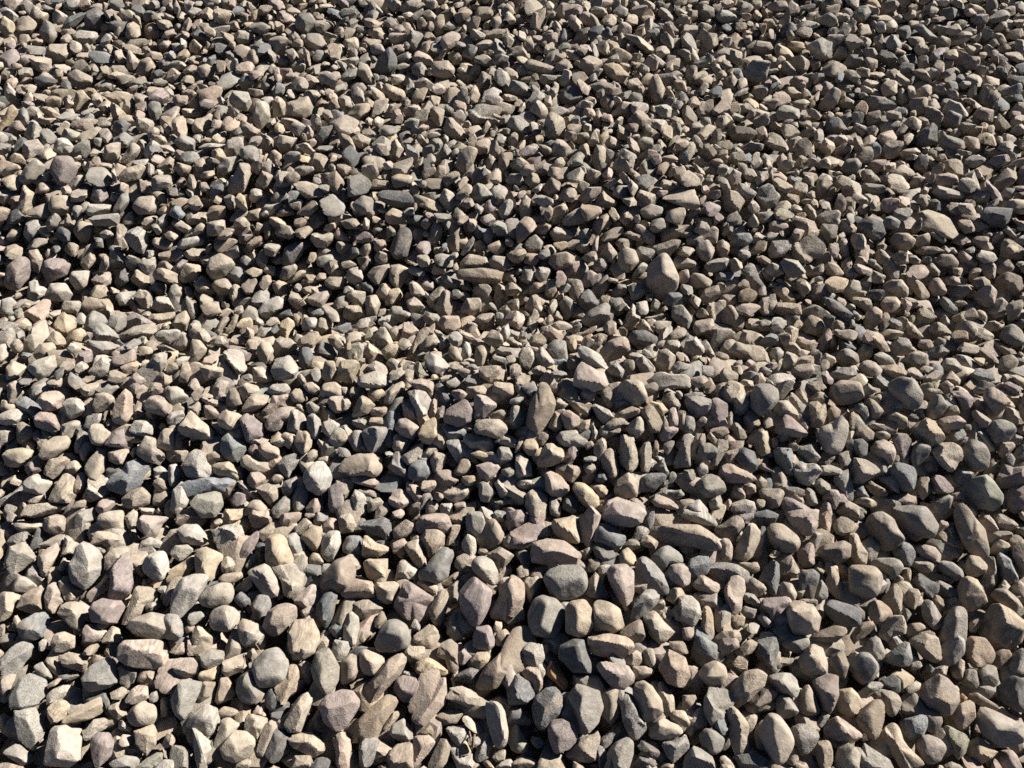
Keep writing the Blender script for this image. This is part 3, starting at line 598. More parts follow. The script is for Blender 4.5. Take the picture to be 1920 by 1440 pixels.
k m 107,66 112,60 132,59 137,68 137,92 130,112 122,102 115,90 108,76|peach upright wedge-shaped stone in the middle bottom
t a 80,93 88,74 95,67 100,72 110,97 105,99 92,98|tan angular stone just left of the peach upright wedge-shaped stone
w m 96,62 105,58 113,61 106,70 98,70
b r 86,62 88,55 98,54 100,58 94,67 86,67
l m 122,40 133,30 142,32 147,39 135,43 125,43
g r 139,65 140,55 148,49 160,58 170,70 177,90 170,94 160,87 147,86 142,75|big tan-grey oval stone in the middle bottom
g a 131,120 140,95 150,86 160,87 167,95 162,105 148,118 135,124|grey stone with a black splintered edge
k m -10,118 -8,80 0,70 12,78 18,92 12,108 0,120|large rounded sandy-pink stone beside the mauve teardrop
g r 18,115 25,98 35,93 50,98 58,108 57,122 50,140 40,142 25,140 19,128|big round brownish-grey stone in the middle bottom
t r 57,125 60,108 65,101 82,98 90,110 92,128 85,138 75,141 62,136|round tan stone half shaded in the middle bottom
t r 90,130 92,100 105,99 120,108 128,118 125,130 110,137 95,136|tan round stone just below the peach upright wedge-shaped stone
t a 146,118 160,110 170,122 183,135 178,145 165,150 155,138|tan angular stone just below and left of the bright pale angular stone
t r 155,108 170,98 172,105 168,115 162,113
g r 154,50 165,42 175,38 190,48 192,58 178,60 172,67 165,62|grey rounded stone just above and right of the big tan-grey oval stone
k r 174,68 178,60 190,58 200,65 200,80 190,86 176,78|pinkish round stone just right of the big tan-grey oval stone
t r 158,24 162,17 185,14 210,15 225,25 235,38 236,45 200,38 182,37 165,30|long pale tan slab lying right of centre
t r 13,75 20,74 28,74 32,80 28,92 18,104 17,92
g r 28,22 35,16 44,20 40,28 30,30
g m 4,46 15,43 21,48 20,56 22,60 12,60
t r 78,45 86,38 91,32 91,42 84,51
b m 122,135 130,128 145,120 150,140 145,147 130,150 120,140|brown squat stone just above and right of the bright pinkish-cream wedge-shaped stone
b f 108,88 112,90 124,104 118,106 112,98
b r 20,72 28,62 45,60 36,68 34,80
y r 173,98 180,86 190,86 195,95 185,104
g m 180,110 192,98 200,110 195,125 182,120
t r 168,118 172,109 180,115 178,124
w m 70,146 75,141 78,146
@1280,960,1.6667
w m -3,5 5,-5 25,-3 38,12 38,16 25,14 8,10|pale cream long blunt stone just above and right of the long pale tan slab
b r 35,18 45,14 58,5 65,5 69,14 66,20 58,32 42,30|brown rounded stone just below and right of the large dark grey shaded stone
p m 54,5 60,-4 78,-4 80,5 72,13 62,8
t r 94,22 98,14 108,11 118,18 130,28 132,36 127,46 118,47 106,42 97,32|round tan ball-shaped stone right of centre
t a 57,45 68,24 76,13 88,20 86,32 78,52 72,58 58,53|tan leaning block with a shaded left face right of centre
g m 80,53 86,32 88,20 94,22 93,50 88,56
k r 42,38 45,30 52,31 56,40 55,55 42,55
s r 5,65 8,54 18,50 30,51 32,58 28,68 18,75 8,72|dark bluish speckled dome-shaped stone right of centre
g r 28,65 33,58 48,57 62,60 74,68 77,75 70,82 55,78 45,80 32,72|large grey oval slab right of centre
k a 11,80 20,71 25,72 40,82 39,91 28,93 15,87
k m 47,85 50,78 62,79 67,90 66,108 60,115 54,113 48,98|brown fin-shaped upright stone right of centre
t r 67,80 78,72 88,78 94,87 88,93 82,96 68,88
d a 84,75 98,55 103,52 108,58 109,72 106,95 98,94 90,82|dark grey pointed shield-shaped stone with a dry leaf on its tip
t a 108,55 117,48 122,49 132,68 128,71 110,71
k r 129,45 143,34 147,38 149,60 138,62 131,60
g m 142,32 148,23 155,21 158,25 150,45 147,44
k m 152,5 155,-4 167,-2 167,20 170,30 165,33 157,25
k m 113,-2 130,-5 152,-2 152,15 148,22 140,30 125,18 118,8|pinkish blunt stone just above and right of the round tan ball-shaped stone
d m 131,72 134,66 148,65 155,68 152,80 145,95 138,98 131,90|dark grey tongue-shaped stone right of centre
t r 107,90 112,78 122,80 128,92 125,100 115,98
t r 160,75 163,70 168,72 161,57 172,65 178,80 180,92 185,98 176,99 165,88|pale tan peanut-shaped stone at the lower right
p m 88,105 92,97 105,96 120,95 125,100 118,108 116,122 105,124 95,118|dark mauve rough flat stone right of centre
t m 116,112 120,104 135,103 152,105 156,118 152,135 135,139 125,138 118,122|big sandy square block at the lower right
k a 18,95 28,93 38,91 48,107 42,109 22,105
t m 36,125 38,110 50,106 54,110 54,118 48,138 40,138
g m 64,112 70,106 82,110 80,120 72,118
w m -4,96 2,94 10,95 18,102 21,115 15,128 8,127 -4,120|bright pale angular stone right of centre
t r 20,130 22,108 30,106 34,118 35,140 30,144
y r 54,120 60,116 70,118 68,128 60,132
g r 145,95 155,75 162,85 162,96 155,100
d r 158,105 168,99 192,106 200,110 200,128 185,129 170,122 160,112|dark grey long curved stone at the lower right
b m 150,45 160,35 180,32 192,38 188,50 172,62 160,58|brown blunt stone just above and right of the dark grey tongue-shaped stone
g r 83,118 92,114 100,125 100,132 92,130
g m 100,130 108,126 118,126 122,138 130,140 120,150 105,146
b m 143,140 155,134 170,128 180,132 185,135 172,146 145,148|brown long blunt stone just below and left of the dark grey long curved stone
s a 12,144 15,132 22,130 34,142 30,146 20,150
t m 36,146 45,135 60,133 68,140 62,148 50,152
k m 0,130 12,130 13,140 8,144 0,143
g m 68,96 70,90 80,93 89,104 85,106 72,102
t m 124,102 135,98 150,98 152,105 135,103
b r 78,58 82,55 86,64 82,68 72,66 58,55
g m 123,18 130,18 140,30 138,34 132,32
y r 148,62 155,57 160,65 158,70 150,66
t r 86,140 90,135 100,135 105,142 100,148 88,147
d m 75,2 95,-2 108,3 105,12 92,17 80,12
@1600,960,1.6667
b r 12,18 18,5 30,0 42,2 50,20 58,30 45,42 32,42 20,32|large mottled brown stone right at the lower right
g m 42,5 45,-6 80,-8 88,3 95,15 97,20 92,29 65,27 52,24|large grey-brown flat-topped block at the lower right
k a 97,12 100,8 108,14 106,20 100,28 96,27
t r 115,15 118,3 125,-1 133,2 138,8 148,20 152,40 148,48 135,49 122,35|big smooth tan stone with a thin seam at the lower right
k m 139,8 145,1 150,1 158,10 163,20 158,24 148,22
t f 158,4 165,1 180,10 185,15 178,20 165,20
t r 150,22 175,22 180,27 170,32 160,35 152,35
t m 152,45 158,35 165,31 175,36 177,42 170,47 160,48
t m 178,50 180,35 192,30 200,40 200,70 190,72 184,65|tan long blunt stone just above and right of the blue-grey flaky stone
g r 8,35 20,29 29,40 25,52 18,57 15,45
t m -5,45 -4,26 4,25 10,38 16,46 14,58 0,60|tan blunt stone just below and left of the large mottled brown stone
s r 44,45 50,35 56,31 65,38 69,45 68,58 62,62 52,56|smooth blue-grey helmet-shaped stone at the lower right
k m 69,40 75,37 90,38 98,48 97,56 90,57 78,52|salmon-pink bead-shaped stone at the lower right
g a 76,36 85,30 98,33 110,45 108,52 100,56 97,48 90,38
g r 18,58 28,52 42,51 52,55 56,62 50,70 42,76 35,68|grey rounded stone just above and right of the big brown boulder-shaped stone
t r -5,92 -5,60 10,60 25,62 35,75 32,85 25,95 12,97|big brown boulder-shaped stone at the lower right
g r 30,65 38,72 41,80 38,90 31,90 33,78
t a 66,62 70,55 88,56 90,60 87,68 78,68
g r 94,60 100,55 112,57 122,65 124,73 118,77 108,74 98,66|blue-grey pebble with a white crusty patch at the lower right
t r 125,62 126,52 132,49 142,51 150,60 148,68 138,73 126,71|round smooth tan button-shaped stone at the lower right
g m 144,52 158,49 161,65 161,82 150,90 142,80 152,62
s a 159,48 162,45 172,50 178,53 183,68 188,76 180,82 175,84 165,72|blue-grey flaky stone near the right edge
d a 64,80 72,69 77,70 92,82 92,88 88,97 78,90|dark grey bow-tie-shaped stone at the lower right
g m 92,80 98,77 108,82 119,92 108,98 98,92
t m 117,85 122,75 130,72 140,77 145,88 150,95 138,110 128,112 118,100|sandy knobbly stone at the lower right
b r 154,95 160,87 172,87 185,98 192,110 190,122 178,112 165,103|brown long rounded stone just above the very large dark brown rounded slab
b m 141,135 148,115 155,104 168,102 185,115 195,128 188,146 175,154 150,150|very large dark brown rounded slab near the right edge
g r 97,140 103,120 112,108 122,106 128,112 128,130 126,146 110,150 96,146|tall slate-grey tombstone-shaped stone at the lower right
t a 30,98 40,88 46,80 52,82 55,92 54,112 48,114 38,105|tan angular stone just below and right of the big brown boulder-shaped stone
t m 57,95 60,87 72,87 76,94 70,110 62,106
g r 77,105 82,98 90,102 100,120 99,128 92,133 82,125 78,118|grey rounded stone just above and left of the tall slate-grey tombstone-shaped stone
k r 17,112 22,100 30,100 40,108 44,115 40,122 28,126 20,122
d r -5,112 2,106 12,112 12,120 4,127 -5,128
t a 27,140 36,122 40,118 55,117 60,130 58,137 45,140 40,147 28,147|tan angular stone right of the dark grey long curved stone
b m -2,135 10,125 20,123 24,130 15,138 5,146 -2,146
t r 60,135 65,126 75,125 82,130 72,136 64,140
t m 62,144 75,136 90,133 96,147 80,152 62,150
b m 88,95 95,92 103,100 103,108 98,114 92,105
y m 103,112 108,105 115,102 118,106 108,112
b r 82,75 90,70 105,73 115,80 112,83 100,78
t m 175,88 184,77 192,80 200,95 192,105 182,95
b m 130,125 142,119 144,123 138,135 130,135
g m 105,20 112,15 118,35 115,40 107,30
b r 50,80 60,64 65,65 64,78 58,82
y r 47,78 51,71 58,76 54,82
@0,720,1.6667
t m 8,15 9,0 18,-4 27,10 22,15 16,21 8,20
w m 34,15 38,2 52,-2 58,7 50,10 40,14
k a 41,18 45,10 60,8 70,8 76,14 70,22 66,30 50,31 46,26|pinkish-white angular stone near the left edge
s r 17,22 28,14 35,18 45,25 46,32 35,35 22,28
t r 0,28 2,18 14,20 17,27 5,32
w r -2,35 15,27 28,30 34,37 25,44 8,46 -2,44|pale blue-grey flat stone at the left edge
w m 70,22 78,15 87,14 95,22 97,30 90,36 80,40 74,34|pale grey-green cube-shaped stone at the left
p a 37,40 45,32 60,32 68,38 72,46 65,60 52,52 41,48|rough mauve elongated stone at the left
t m 70,46 87,40 92,48 80,58 68,60 70,52
k a 125,35 132,15 141,6 149,10 150,40 140,47 126,42|tall pinkish-tan boot-shaped stone at the left
t a 104,25 108,12 117,10 131,15 128,28 108,32
b r 160,24 170,14 178,13 192,20 195,33 185,36 165,30|brown rounded stone just right of the tall pinkish-tan boot-shaped stone
w m 146,52 152,42 165,41 172,48 171,57 160,58 148,56
t r 99,52 103,45 113,45 127,54 122,62 115,70 103,67|smooth tan cylinder-shaped stone at the left
p m 116,70 122,62 130,52 140,49 148,60 149,70 144,74 130,72|mauve blunt stone just below the tall pinkish-tan boot-shaped stone
t m -2,50 8,46 18,50 16,60 8,68 -2,72
b r 19,45 26,43 38,50 38,57 28,67 20,65
t r 43,82 47,68 60,60 75,58 80,65 73,78 60,83 52,86|tan rounded stone just below the rough mauve elongated stone
k m 122,78 128,72 142,70 147,78 140,92 132,91 124,86
t r 95,95 100,85 110,75 122,74 119,85 119,98 112,108 102,107|smooth greenish-tan curled stone at the left
t a 154,75 163,58 175,62 178,72 188,82 178,92 165,88 155,80|tan chunky angular stone just above and right of the big blue-grey granite slab
t a 2,80 8,74 25,72 40,74 35,85 18,95 8,92|yellowish-tan blocky stone near the left edge
p r 28,95 32,88 40,81 48,81 52,88 46,98 33,104|rounded lilac stone near the left edge
t m 50,95 56,85 72,82 82,86 75,95 65,103 57,106 50,102
t m 73,96 80,87 88,86 93,95 85,101
s a 120,112 128,102 138,98 142,88 150,86 172,88 170,100 160,115 140,124 124,118|big blue-grey granite slab at the left
w m 25,112 32,105 42,100 60,110 52,120 45,125 28,120|cream flat angular stone near the left edge
t a 53,132 60,118 70,103 80,98 84,105 82,122 88,126 78,134|tan angular stone just right of the cream flat angular stone
k r 83,112 88,102 94,99 99,110 96,118 85,124
w a 96,122 102,110 119,108 121,118 126,121 118,128 105,131
b m 137,130 145,122 160,116 169,125 168,135 152,141 140,138|brown blunt stone just below the big blue-grey granite slab
k m 31,132 35,125 50,124 51,132 45,135 32,135
t f 24,142 32,135 60,133 80,135 70,144 40,150 24,148|tan long flat stone just above and left of the pinkish square block
k r 108,140 112,132 120,128 130,128 132,137 125,143 112,146
t m 175,70 182,52 195,47 198,75 188,74
b r 0,92 8,92 12,99 5,103 0,102
w r 172,96 180,92 186,96 185,102 175,104
t r 172,112 176,105 185,108 190,118 180,122
g r 84,70 88,55 98,46 98,58 94,70 90,78 86,78
t r 89,75 95,66 105,66 108,73 100,78 94,90
d m 119,97 126,92 137,93 135,100 120,105
t m 90,10 92,2 110,-2 112,5 104,12 96,14
g m 2,130 20,118 26,112 25,120 35,124 10,132
g f 110,10 122,0 135,0 125,12 112,12
t r 145,5 150,-2 162,0 162,6 153,11
k m 165,8 172,-2 185,0 182,10 172,13
b m 150,28 155,20 160,20 158,30 165,35 150,40
g r 36,60 42,50 48,58 55,65 45,68
l r 46,52 50,50 60,60 55,64 50,60
@320,720,1.6667
w r -5,15 -3,4 8,3 20,10 21,16 12,22 2,25
t m 8,50 15,40 24,35 35,42 48,52 53,60 45,65 30,63 12,56|large cream half-moon stone left of centre
w a -4,38 2,30 10,28 16,32 14,40 6,47 -3,44
t m 18,26 30,19 35,22 32,38 24,34
k m 36,24 45,24 56,33 50,39 40,40
t r 33,16 40,13 52,18 60,22 56,27 40,22
k m 47,5 55,-4 68,-2 62,12 60,20 52,18 47,14
b m 62,18 66,7 72,5 80,18 82,22 72,26 64,24
t m 77,4 85,-1 100,3 102,8 98,12 88,15 83,20 78,12
k m 80,28 88,15 95,12 110,14 109,22 95,30 82,32|smooth tan wedge-shaped stone left of centre
t r 51,40 60,30 70,32 82,35 80,42 78,52 70,54 55,47
p a 77,40 86,33 93,37 104,46 104,60 85,65 79,50|dark brownish-mauve angular stone with its lower half in shade
k r 106,45 112,35 122,27 138,26 140,35 128,42 125,50 115,53 108,50|cream loaf-shaped stone left of centre
k r 131,52 134,32 140,28 150,35 152,42 148,54 140,55 133,54
k m 101,33 112,22 115,12 130,12 137,20 130,25 118,30 108,36
w r 108,8 115,1 130,0 136,8 130,14 112,12
g r 153,38 160,33 168,40 170,52 165,62 158,60 154,48|smooth grey curved stone left of centre
t r 142,65 145,55 152,53 159,58 158,72 150,80 144,75|upright tan potato-shaped stone left of centre
s m 56,75 58,60 64,56 72,60 84,66 85,78 75,88 65,86 58,80|blue-grey squat stone just below and left of the dark brownish-mauve angular stone
k r 98,74 102,67 110,66 120,70 124,78 118,85 108,84|smooth dusky pink egg-shaped stone left of centre
p r 87,75 92,66 102,65 98,72 99,80 92,80
t m 80,85 83,78 90,82 100,87 115,87 114,95 105,100 90,98 82,92|tan half-moon stone left of centre
g m 120,90 128,82 140,79 146,87 136,98 132,107 124,98
t a 148,92 152,78 160,74 169,77 165,83 155,90
w m 152,95 160,88 172,87 178,95 182,105 178,118 165,126 155,120 149,108|large pale pitted round stone left of centre
w m 13,92 20,80 28,74 38,76 41,88 50,98 50,104 30,108 18,104|pale grey-pink speckled stone left of centre
t m 40,80 50,76 65,82 66,88 55,87 48,95 42,90
y a 51,94 58,87 66,88 78,98 83,108 78,110 60,103 52,103
s a 21,115 25,108 40,104 55,107 65,104 76,109 70,118 62,122 45,122 28,126|dark bluish-grey craggy bar-shaped stone left of centre
k r 86,108 90,100 100,99 107,105 104,112 96,118 88,114|pink and white streaked ball-shaped stone left of centre
k m 75,112 80,110 90,116 101,129 94,129 82,120
t a 97,117 110,112 120,115 121,128 112,136 104,128
l f 20,135 30,125 50,121 62,124 60,135 50,150 35,150|olive-grey flat round slab left of centre
t r 137,128 142,118 150,115 155,122 153,135 145,143 137,142
t r 86,138 92,131 100,131 109,140 100,150 88,146
g a 112,143 128,126 135,130 134,142 125,150 115,150
g m 125,118 128,110 140,105 146,110 140,118 135,127 128,124
w m 0,140 2,120 13,109 20,120 22,128 15,142 5,146|pale cream blunt stone just left of the olive-grey flat round slab
w m -2,112 -2,92 6,90 12,100 10,110 2,115
k m 152,140 158,130 165,129 172,136 170,144 155,148
p m 178,135 178,118 185,113 194,115 195,144 180,144
w m 170,52 172,42 182,41 190,46 186,55 180,62
w m 178,62 185,52 195,48 200,60 192,70 183,74
t f 163,62 170,63 182,77 178,78 168,72
t m 112,108 120,99 128,106 120,112
t m 133,14 140,6 145,5 152,14 150,20 138,20
t m 148,0 160,-2 168,5 165,12 155,10
t r 168,12 172,0 185,-2 194,6 195,16 178,17
k m 177,20 180,15 194,14 196,28 188,34 180,28
g r 152,22 158,20 170,28 165,33 155,32
k r 5,72 5,58 10,53 13,65 12,72
k r -3,60 -2,48 5,47 7,53 2,62
t m 123,62 128,55 138,56 142,60 135,75 128,68
t r 140,24 146,23 152,32 150,36 144,32
t m 4,75 18,75 20,78 14,88 8,86
t r 35,74 40,69 43,74 40,77
t r 165,85 175,79 181,82 178,90 170,88
@640,720,1.6667
t m 12,36 18,20 22,13 30,16 38,24 30,33 20,38|tan cone-shaped stone left of centre
y r 29,12 34,4 42,4 50,9 44,16 36,20|knobbly cream stone left of centre
t r 48,20 52,8 62,0 70,-2 71,4 62,14 55,23
l r 53,30 60,18 68,13 70,17 62,30 56,33
w a 77,15 84,8 95,15 98,20 95,38 88,42 82,28|pale grey arrowhead-shaped stone near the centre
k m 73,-2 90,-6 104,-2 103,15 98,14 85,6
k m 69,22 75,21 82,26 84,40 80,42 71,36
k a 97,38 100,25 103,15 111,22 108,28 107,40 100,42
k a 107,32 113,25 119,23 116,32 112,44 107,40
p f 114,35 120,28 138,17 148,22 149,33 145,42 132,48 115,42|large mauve-pink flat pentagonal stone near the centre
k m 148,25 150,12 160,12 174,22 174,26 160,38 150,40|pinkish squat stone just above the large smooth tan mushroom-shaped stone
t m 139,15 142,4 160,2 165,12 155,14 148,18
k m 60,48 65,40 76,38 87,48 85,55 80,62 68,58 61,52|pinkish-tan three-faced block near the centre
y a 86,55 92,45 104,38 110,45 110,56 100,69 92,67|pale yellow smooth-faced block near the centre
g m 24,55 25,50 38,48 50,49 53,55 45,68 36,78 28,75|dark grey rough triangular stone left of centre
s a 113,48 117,46 135,50 142,54 137,60 120,64|blue-grey sharp triangular chip near the centre
t r 137,65 140,55 150,58 168,60 170,68 165,74 158,76 142,70|sandy sausage-shaped stone near the centre
t r 150,55 151,45 160,40 178,40 186,48 187,55 178,62 160,57|large smooth tan mushroom-shaped stone near the centre
t a 171,64 180,55 194,60 200,72 185,70
g r 8,62 14,53 23,53 25,68 22,75 15,75
t r 58,72 60,58 68,57 75,65 74,75 68,80 62,78
w r 118,65 130,62 140,68 145,78 138,85 130,87 122,75
t r 5,98 10,88 20,80 36,78 44,88 46,97 38,105 25,102 8,103|large brownish-tan rounded stone left of centre
k r 10,108 15,103 28,101 40,106 44,113 40,118 18,112
g a 52,95 58,85 64,80 70,90 76,100 72,104 62,101|grey pyramid-shaped stone near the centre
s r 75,105 77,93 85,86 92,86 100,92 102,100 95,108 85,109|black and white banded pebble near the centre
k m 100,86 105,77 119,80 116,90 112,98 103,102
b r 105,108 108,98 120,97 129,102 131,110 125,115 112,114|brown saddle-shaped stone near the centre
t m 67,82 90,66 92,75 88,85 75,92
t r 91,80 100,68 108,73 108,78 98,83 92,85
k m 74,120 74,110 82,112 92,120 98,125 90,130 84,134
k a 52,130 60,122 67,118 78,126 80,132 66,142 56,138|pinkish-white cube-shaped stone near the centre
w m 11,130 14,120 24,122 30,132 25,145 12,143
k r 20,120 28,118 40,122 42,128 32,126 24,124
t m 115,122 128,117 138,110 145,118 143,128 130,133 118,130
k a 152,92 172,86 179,93 172,105 166,110 156,106
g m 155,125 155,112 162,109 173,122 165,133 158,133
w m 172,112 180,103 194,108 198,125 180,128 175,118
g a 84,140 86,132 92,124 98,122 102,130 92,140 86,146
t m 95,140 98,132 108,132 111,138 105,146 96,146
t r 30,145 30,132 42,128 49,135 38,142
g m 175,78 177,70 188,72 194,85 178,92
t f 145,78 155,75 168,80 168,85 155,84
b r 126,100 135,85 143,84 145,92 138,102 130,104
t r 0,10 -2,4 6,4 9,10 4,14
w r -2,30 -2,15 6,15 11,22 6,30
t m -2,65 -2,48 6,46 13,54 5,62
d a 103,2 110,-2 120,6 119,14 110,12
d m 111,18 113,9 125,14 126,20 118,24
b m 33,35 38,27 50,26 52,32 45,38
b r 31,45 33,38 46,38 47,48 38,48
t r 170,10 172,-2 192,0 194,12 182,17
l f 172,132 194,128 194,134 180,136
t m 172,144 178,138 186,144
s r 48,45 52,32 60,32 64,38 60,44 58,70 50,68 48,55
k m 126,135 140,132 142,142 130,142
w m 111,135 125,134 124,146 112,146
t r 166,35 176,30 187,28 184,38 172,40
@960,720,1.6667
b a 15,50 20,25 30,4 38,2 46,8 50,20 44,38 35,55 25,58|tall rough brown tombstone-like slab in the middle
t m 50,12 62,10 70,12 76,18 90,22 88,28 84,36 70,28 60,18|pale grey gnarled branch-shaped stone in the middle
t r 75,15 82,4 90,5 95,10 92,18 80,20
b m 97,8 105,5 113,10 115,22 110,30 104,20
t r 124,15 126,-4 145,-5 152,12 152,18 142,24 130,20|large smooth tan thimble-shaped stone in the middle
w a 91,26 95,24 108,27 114,37 110,42 104,45 98,38
k r 55,38 58,31 64,30 76,38 76,45 65,52 60,50
k r 115,36 122,29 138,25 144,30 140,35 128,40 118,38
b r 145,32 150,26 158,25 165,35 170,46 168,54 158,54 150,48|brown veined onion-shaped stone right of centre
y m 148,22 155,20 170,22 176,30 170,40 160,30
k r 175,40 178,28 184,28 187,40 187,48 176,48
t a 128,50 135,42 142,36 149,43 150,50 143,62 135,60|tan faceted nut-shaped stone right of centre
w m 50,60 55,54 72,52 78,63 77,67 60,72 53,66|cream block-shaped stone in the middle
t m 106,45 115,39 124,38 130,43 118,50 110,52
t r 88,60 89,42 92,40 93,50 98,55 96,65 90,63
g r 98,55 100,48 107,47 112,53 108,58 101,58
k m 166,60 170,50 180,48 190,52 182,58 175,65 167,65
g m 170,68 183,62 183,66 175,82 171,75
t m 25,90 32,82 38,68 45,67 55,73 60,80 55,87 45,92 30,93|grey-tan hood-shaped stone in the middle
p m 55,87 60,80 62,73 70,70 75,78 72,85 60,90
y r 12,72 15,63 25,62 31,70 25,80 18,80
t r 92,78 93,68 100,61 105,62 106,72 100,88
t m 120,72 123,55 136,62 140,75 142,88 138,98 130,98 120,85|tall cream and grey flame-shaped stone right of centre
t r 100,85 105,75 113,73 117,85 120,100 115,106 108,104 103,95|upright tan oval stone with a facet right of centre
w m 144,75 148,67 155,65 157,75 156,90 155,98 145,97 144,85|narrow cream bone-shaped stone right of centre
k m 80,92 85,88 95,92 96,98 88,106 84,102
t m 54,98 62,91 78,94 75,104 68,111 60,107
w m 4,100 4,82 10,78 18,85 23,95 22,103 8,106
w r 5,110 10,106 22,108 35,104 39,112 35,118 22,118 10,118|pale grey bone-shaped stone in the middle
k a 37,98 42,96 55,104 64,115 64,122 52,128 38,125|pinkish fin-shaped stone in the middle
y a 68,118 70,111 82,112 92,120 99,130 98,140 85,140 75,130|big pale yellow wedge-shaped stone in the middle
y m 88,114 105,113 108,122 104,126 98,128
t m 114,122 118,108 130,99 140,108 142,125 132,129 118,126|tan thimble-shaped stone right of centre
d r 141,115 145,106 155,101 170,101 174,105 168,112 160,119 145,123|dark brown speckled bean-shaped stone right of centre
t m 15,125 22,119 32,121 40,128 40,146 35,152 20,150 15,138|sandy rectangular block in the middle
k a 102,144 107,130 115,126 132,132 136,144 125,150 108,150|pinkish angular stone just below and left of the tan thimble-shaped stone
t m 132,130 140,127 150,138 150,146 138,147
k m 157,132 163,124 178,130 192,142 175,140 162,138
g f 145,132 165,122 176,111 172,122 155,130
g a 43,146 42,130 50,128 56,144 52,150
d m 56,140 60,126 68,126 76,137 70,146
t r 98,132 108,126 110,130 104,140 100,140
g r -3,42 0,24 8,25 11,35 5,50
g r 9,2 25,-3 30,8 25,15 18,12
d a 4,2 8,0 20,16 15,17 6,10
k m 42,4 50,-2 56,4 50,11
t r 168,18 175,9 182,10 190,25 178,28
b r 26,66 32,55 40,53 41,60 34,70
k m 0,70 0,60 6,63 4,72
k m 3,76 8,61 14,60 9,76
t m 48,20 55,14 65,24 55,29 49,28
t m 72,50 80,42 88,40 86,50 78,57
b r 115,20 125,17 138,24 125,30 117,27
g m 160,95 170,83 174,95 178,102 172,106 165,98
t r 186,45 187,32 195,30 198,50 190,52
g r 148,2 160,-2 166,4 160,10 150,8
g m 184,88 192,60 200,62 200,90 188,92
l f 172,122 190,119 195,126 178,130
k m 168,144 172,136 184,144
b m 40,50 48,32 55,35 56,50 50,53
b r 158,82 162,58 165,70 164,82
@1280,720,1.6667
g a 2,20 5,14 15,13 32,18 33,23 28,32 16,39 8,32|grey angular stone right of centre
p m 28,30 33,17 38,16 50,23 50,36 40,46 34,46
t m 45,20 46,5 52,-4 67,-2 70,10 74,18 74,30 65,36 58,34 56,22|tall tan stone with a lit right face right of centre
g r 75,25 78,8 84,0 98,0 107,6 108,18 98,30 90,36 80,34|large smooth grey stone right of centre
t r 102,30 105,20 118,19 128,30 130,38 122,40 110,40
t m 117,15 120,9 126,12 138,26 141,38 135,44 130,38 122,22
k m 127,8 133,6 141,17 140,22 135,24
y m 142,48 142,20 152,19 158,25 160,20 162,32 161,47 155,49|translucent cream block with a squared end at the right
t m 142,18 150,10 159,9 160,20 155,25 150,19
p a 101,55 108,43 116,34 122,37 140,53 142,57 138,61 120,60|pinkish-brown triangular slab with a pitted face at the right
w r 155,62 154,50 170,44 180,32 186,42 186,55 180,72 175,78 165,79 157,72|large bright cream kidney-shaped stone at the right
b r 165,12 168,2 178,-4 200,-2 204,15 190,22 175,24 167,18|big coarse tan flat stone at the right
t m 162,30 168,23 178,30 175,38 165,45
b m 68,38 75,31 84,35 87,46 80,52 74,57 70,48
y a 70,68 80,52 90,47 95,55 98,72 98,78 90,86 84,75 78,64|yellowish-tan wedge-shaped stone right of centre
g m 50,48 51,32 55,28 58,42 60,50 54,52
w r 0,70 0,58 8,56 13,60 10,66 4,72
t m 8,76 15,57 27,57 24,68 18,72 12,88 5,80
g r 17,80 20,68 30,67 38,72 38,80 28,85 20,86
t m 32,90 36,72 40,62 50,65 51,72 46,80 40,90 36,98
d m 60,85 63,74 72,71 80,76 85,90 82,97 77,101 68,95|dark slate block with a lit right side right of centre
k a 46,80 50,76 62,73 63,78 56,90 48,88
k m 39,98 46,90 55,90 64,95 72,98 84,108 65,111 52,112 44,108|tan saddle-shaped stone right of centre
s a 101,75 104,71 123,73 124,82 122,100 112,96 105,88|dark blue-grey flat-topped stone right of centre
g a 127,72 145,68 152,76 155,82 150,88 140,88 132,82|grey five-sided slab at the right
w m 122,92 124,85 134,86 140,90 152,89 157,96 150,106 142,114 128,110 123,100|bright cream lumpy stone at the right
p a 85,94 90,88 95,92 102,97 102,100 92,97
g r 12,115 20,107 30,101 40,105 50,115 48,120 40,126 28,128 18,122|large dark grey shaded stone with a sunlit band right of centre
k r 16,95 22,88 28,93 28,100 20,105
t m 97,115 105,98 110,97 118,108 125,118 138,118 138,126 125,128 112,120|tan long blunt stone just below and left of the bright cream lumpy stone
b m 85,122 90,118 110,118 114,124 108,138 100,140 92,132|brown triangular flat stone right of centre
k m 54,125 58,112 65,114 71,124 68,131 55,128
t m 67,115 78,110 82,115 82,122 72,125
p a 112,146 113,130 118,126 140,138 152,146 135,152|mauve long angular stone just above and right of the round tan ball-shaped stone
g r 138,122 140,115 148,122 152,135 145,137 138,130
g m 145,112 155,106 166,114 166,124 155,124 150,118
k r 158,128 165,119 174,120 178,128 172,142 168,138 160,130
w f 155,92 165,91 178,96 176,101 162,103 153,102
g m 170,108 173,100 186,98 192,118 190,132 180,128 175,118
k r 155,140 160,131 165,133 168,146 155,148
t m 172,142 182,130 198,135 198,150 178,148
w r 2,140 8,132 18,130 28,142 25,150 5,148
t m 28,132 42,125 45,135 42,143 32,142
w m 54,145 55,134 70,130 80,133 82,142 78,148
k r 46,135 52,129 55,133 53,142 46,141
g m 0,98 12,96 15,105 10,110 0,106
t m 82,110 88,104 95,110 92,117 85,116
k m 98,62 105,60 108,66 105,72 99,70
t m 27,60 31,53 38,62 36,67
k m 47,60 52,57 60,64 55,70 48,64
g f 0,12 15,9 23,10 22,15 5,15
s m 70,18 71,9 78,9 81,15 80,22 74,24
b m 150,12 135,0 155,-4 162,5
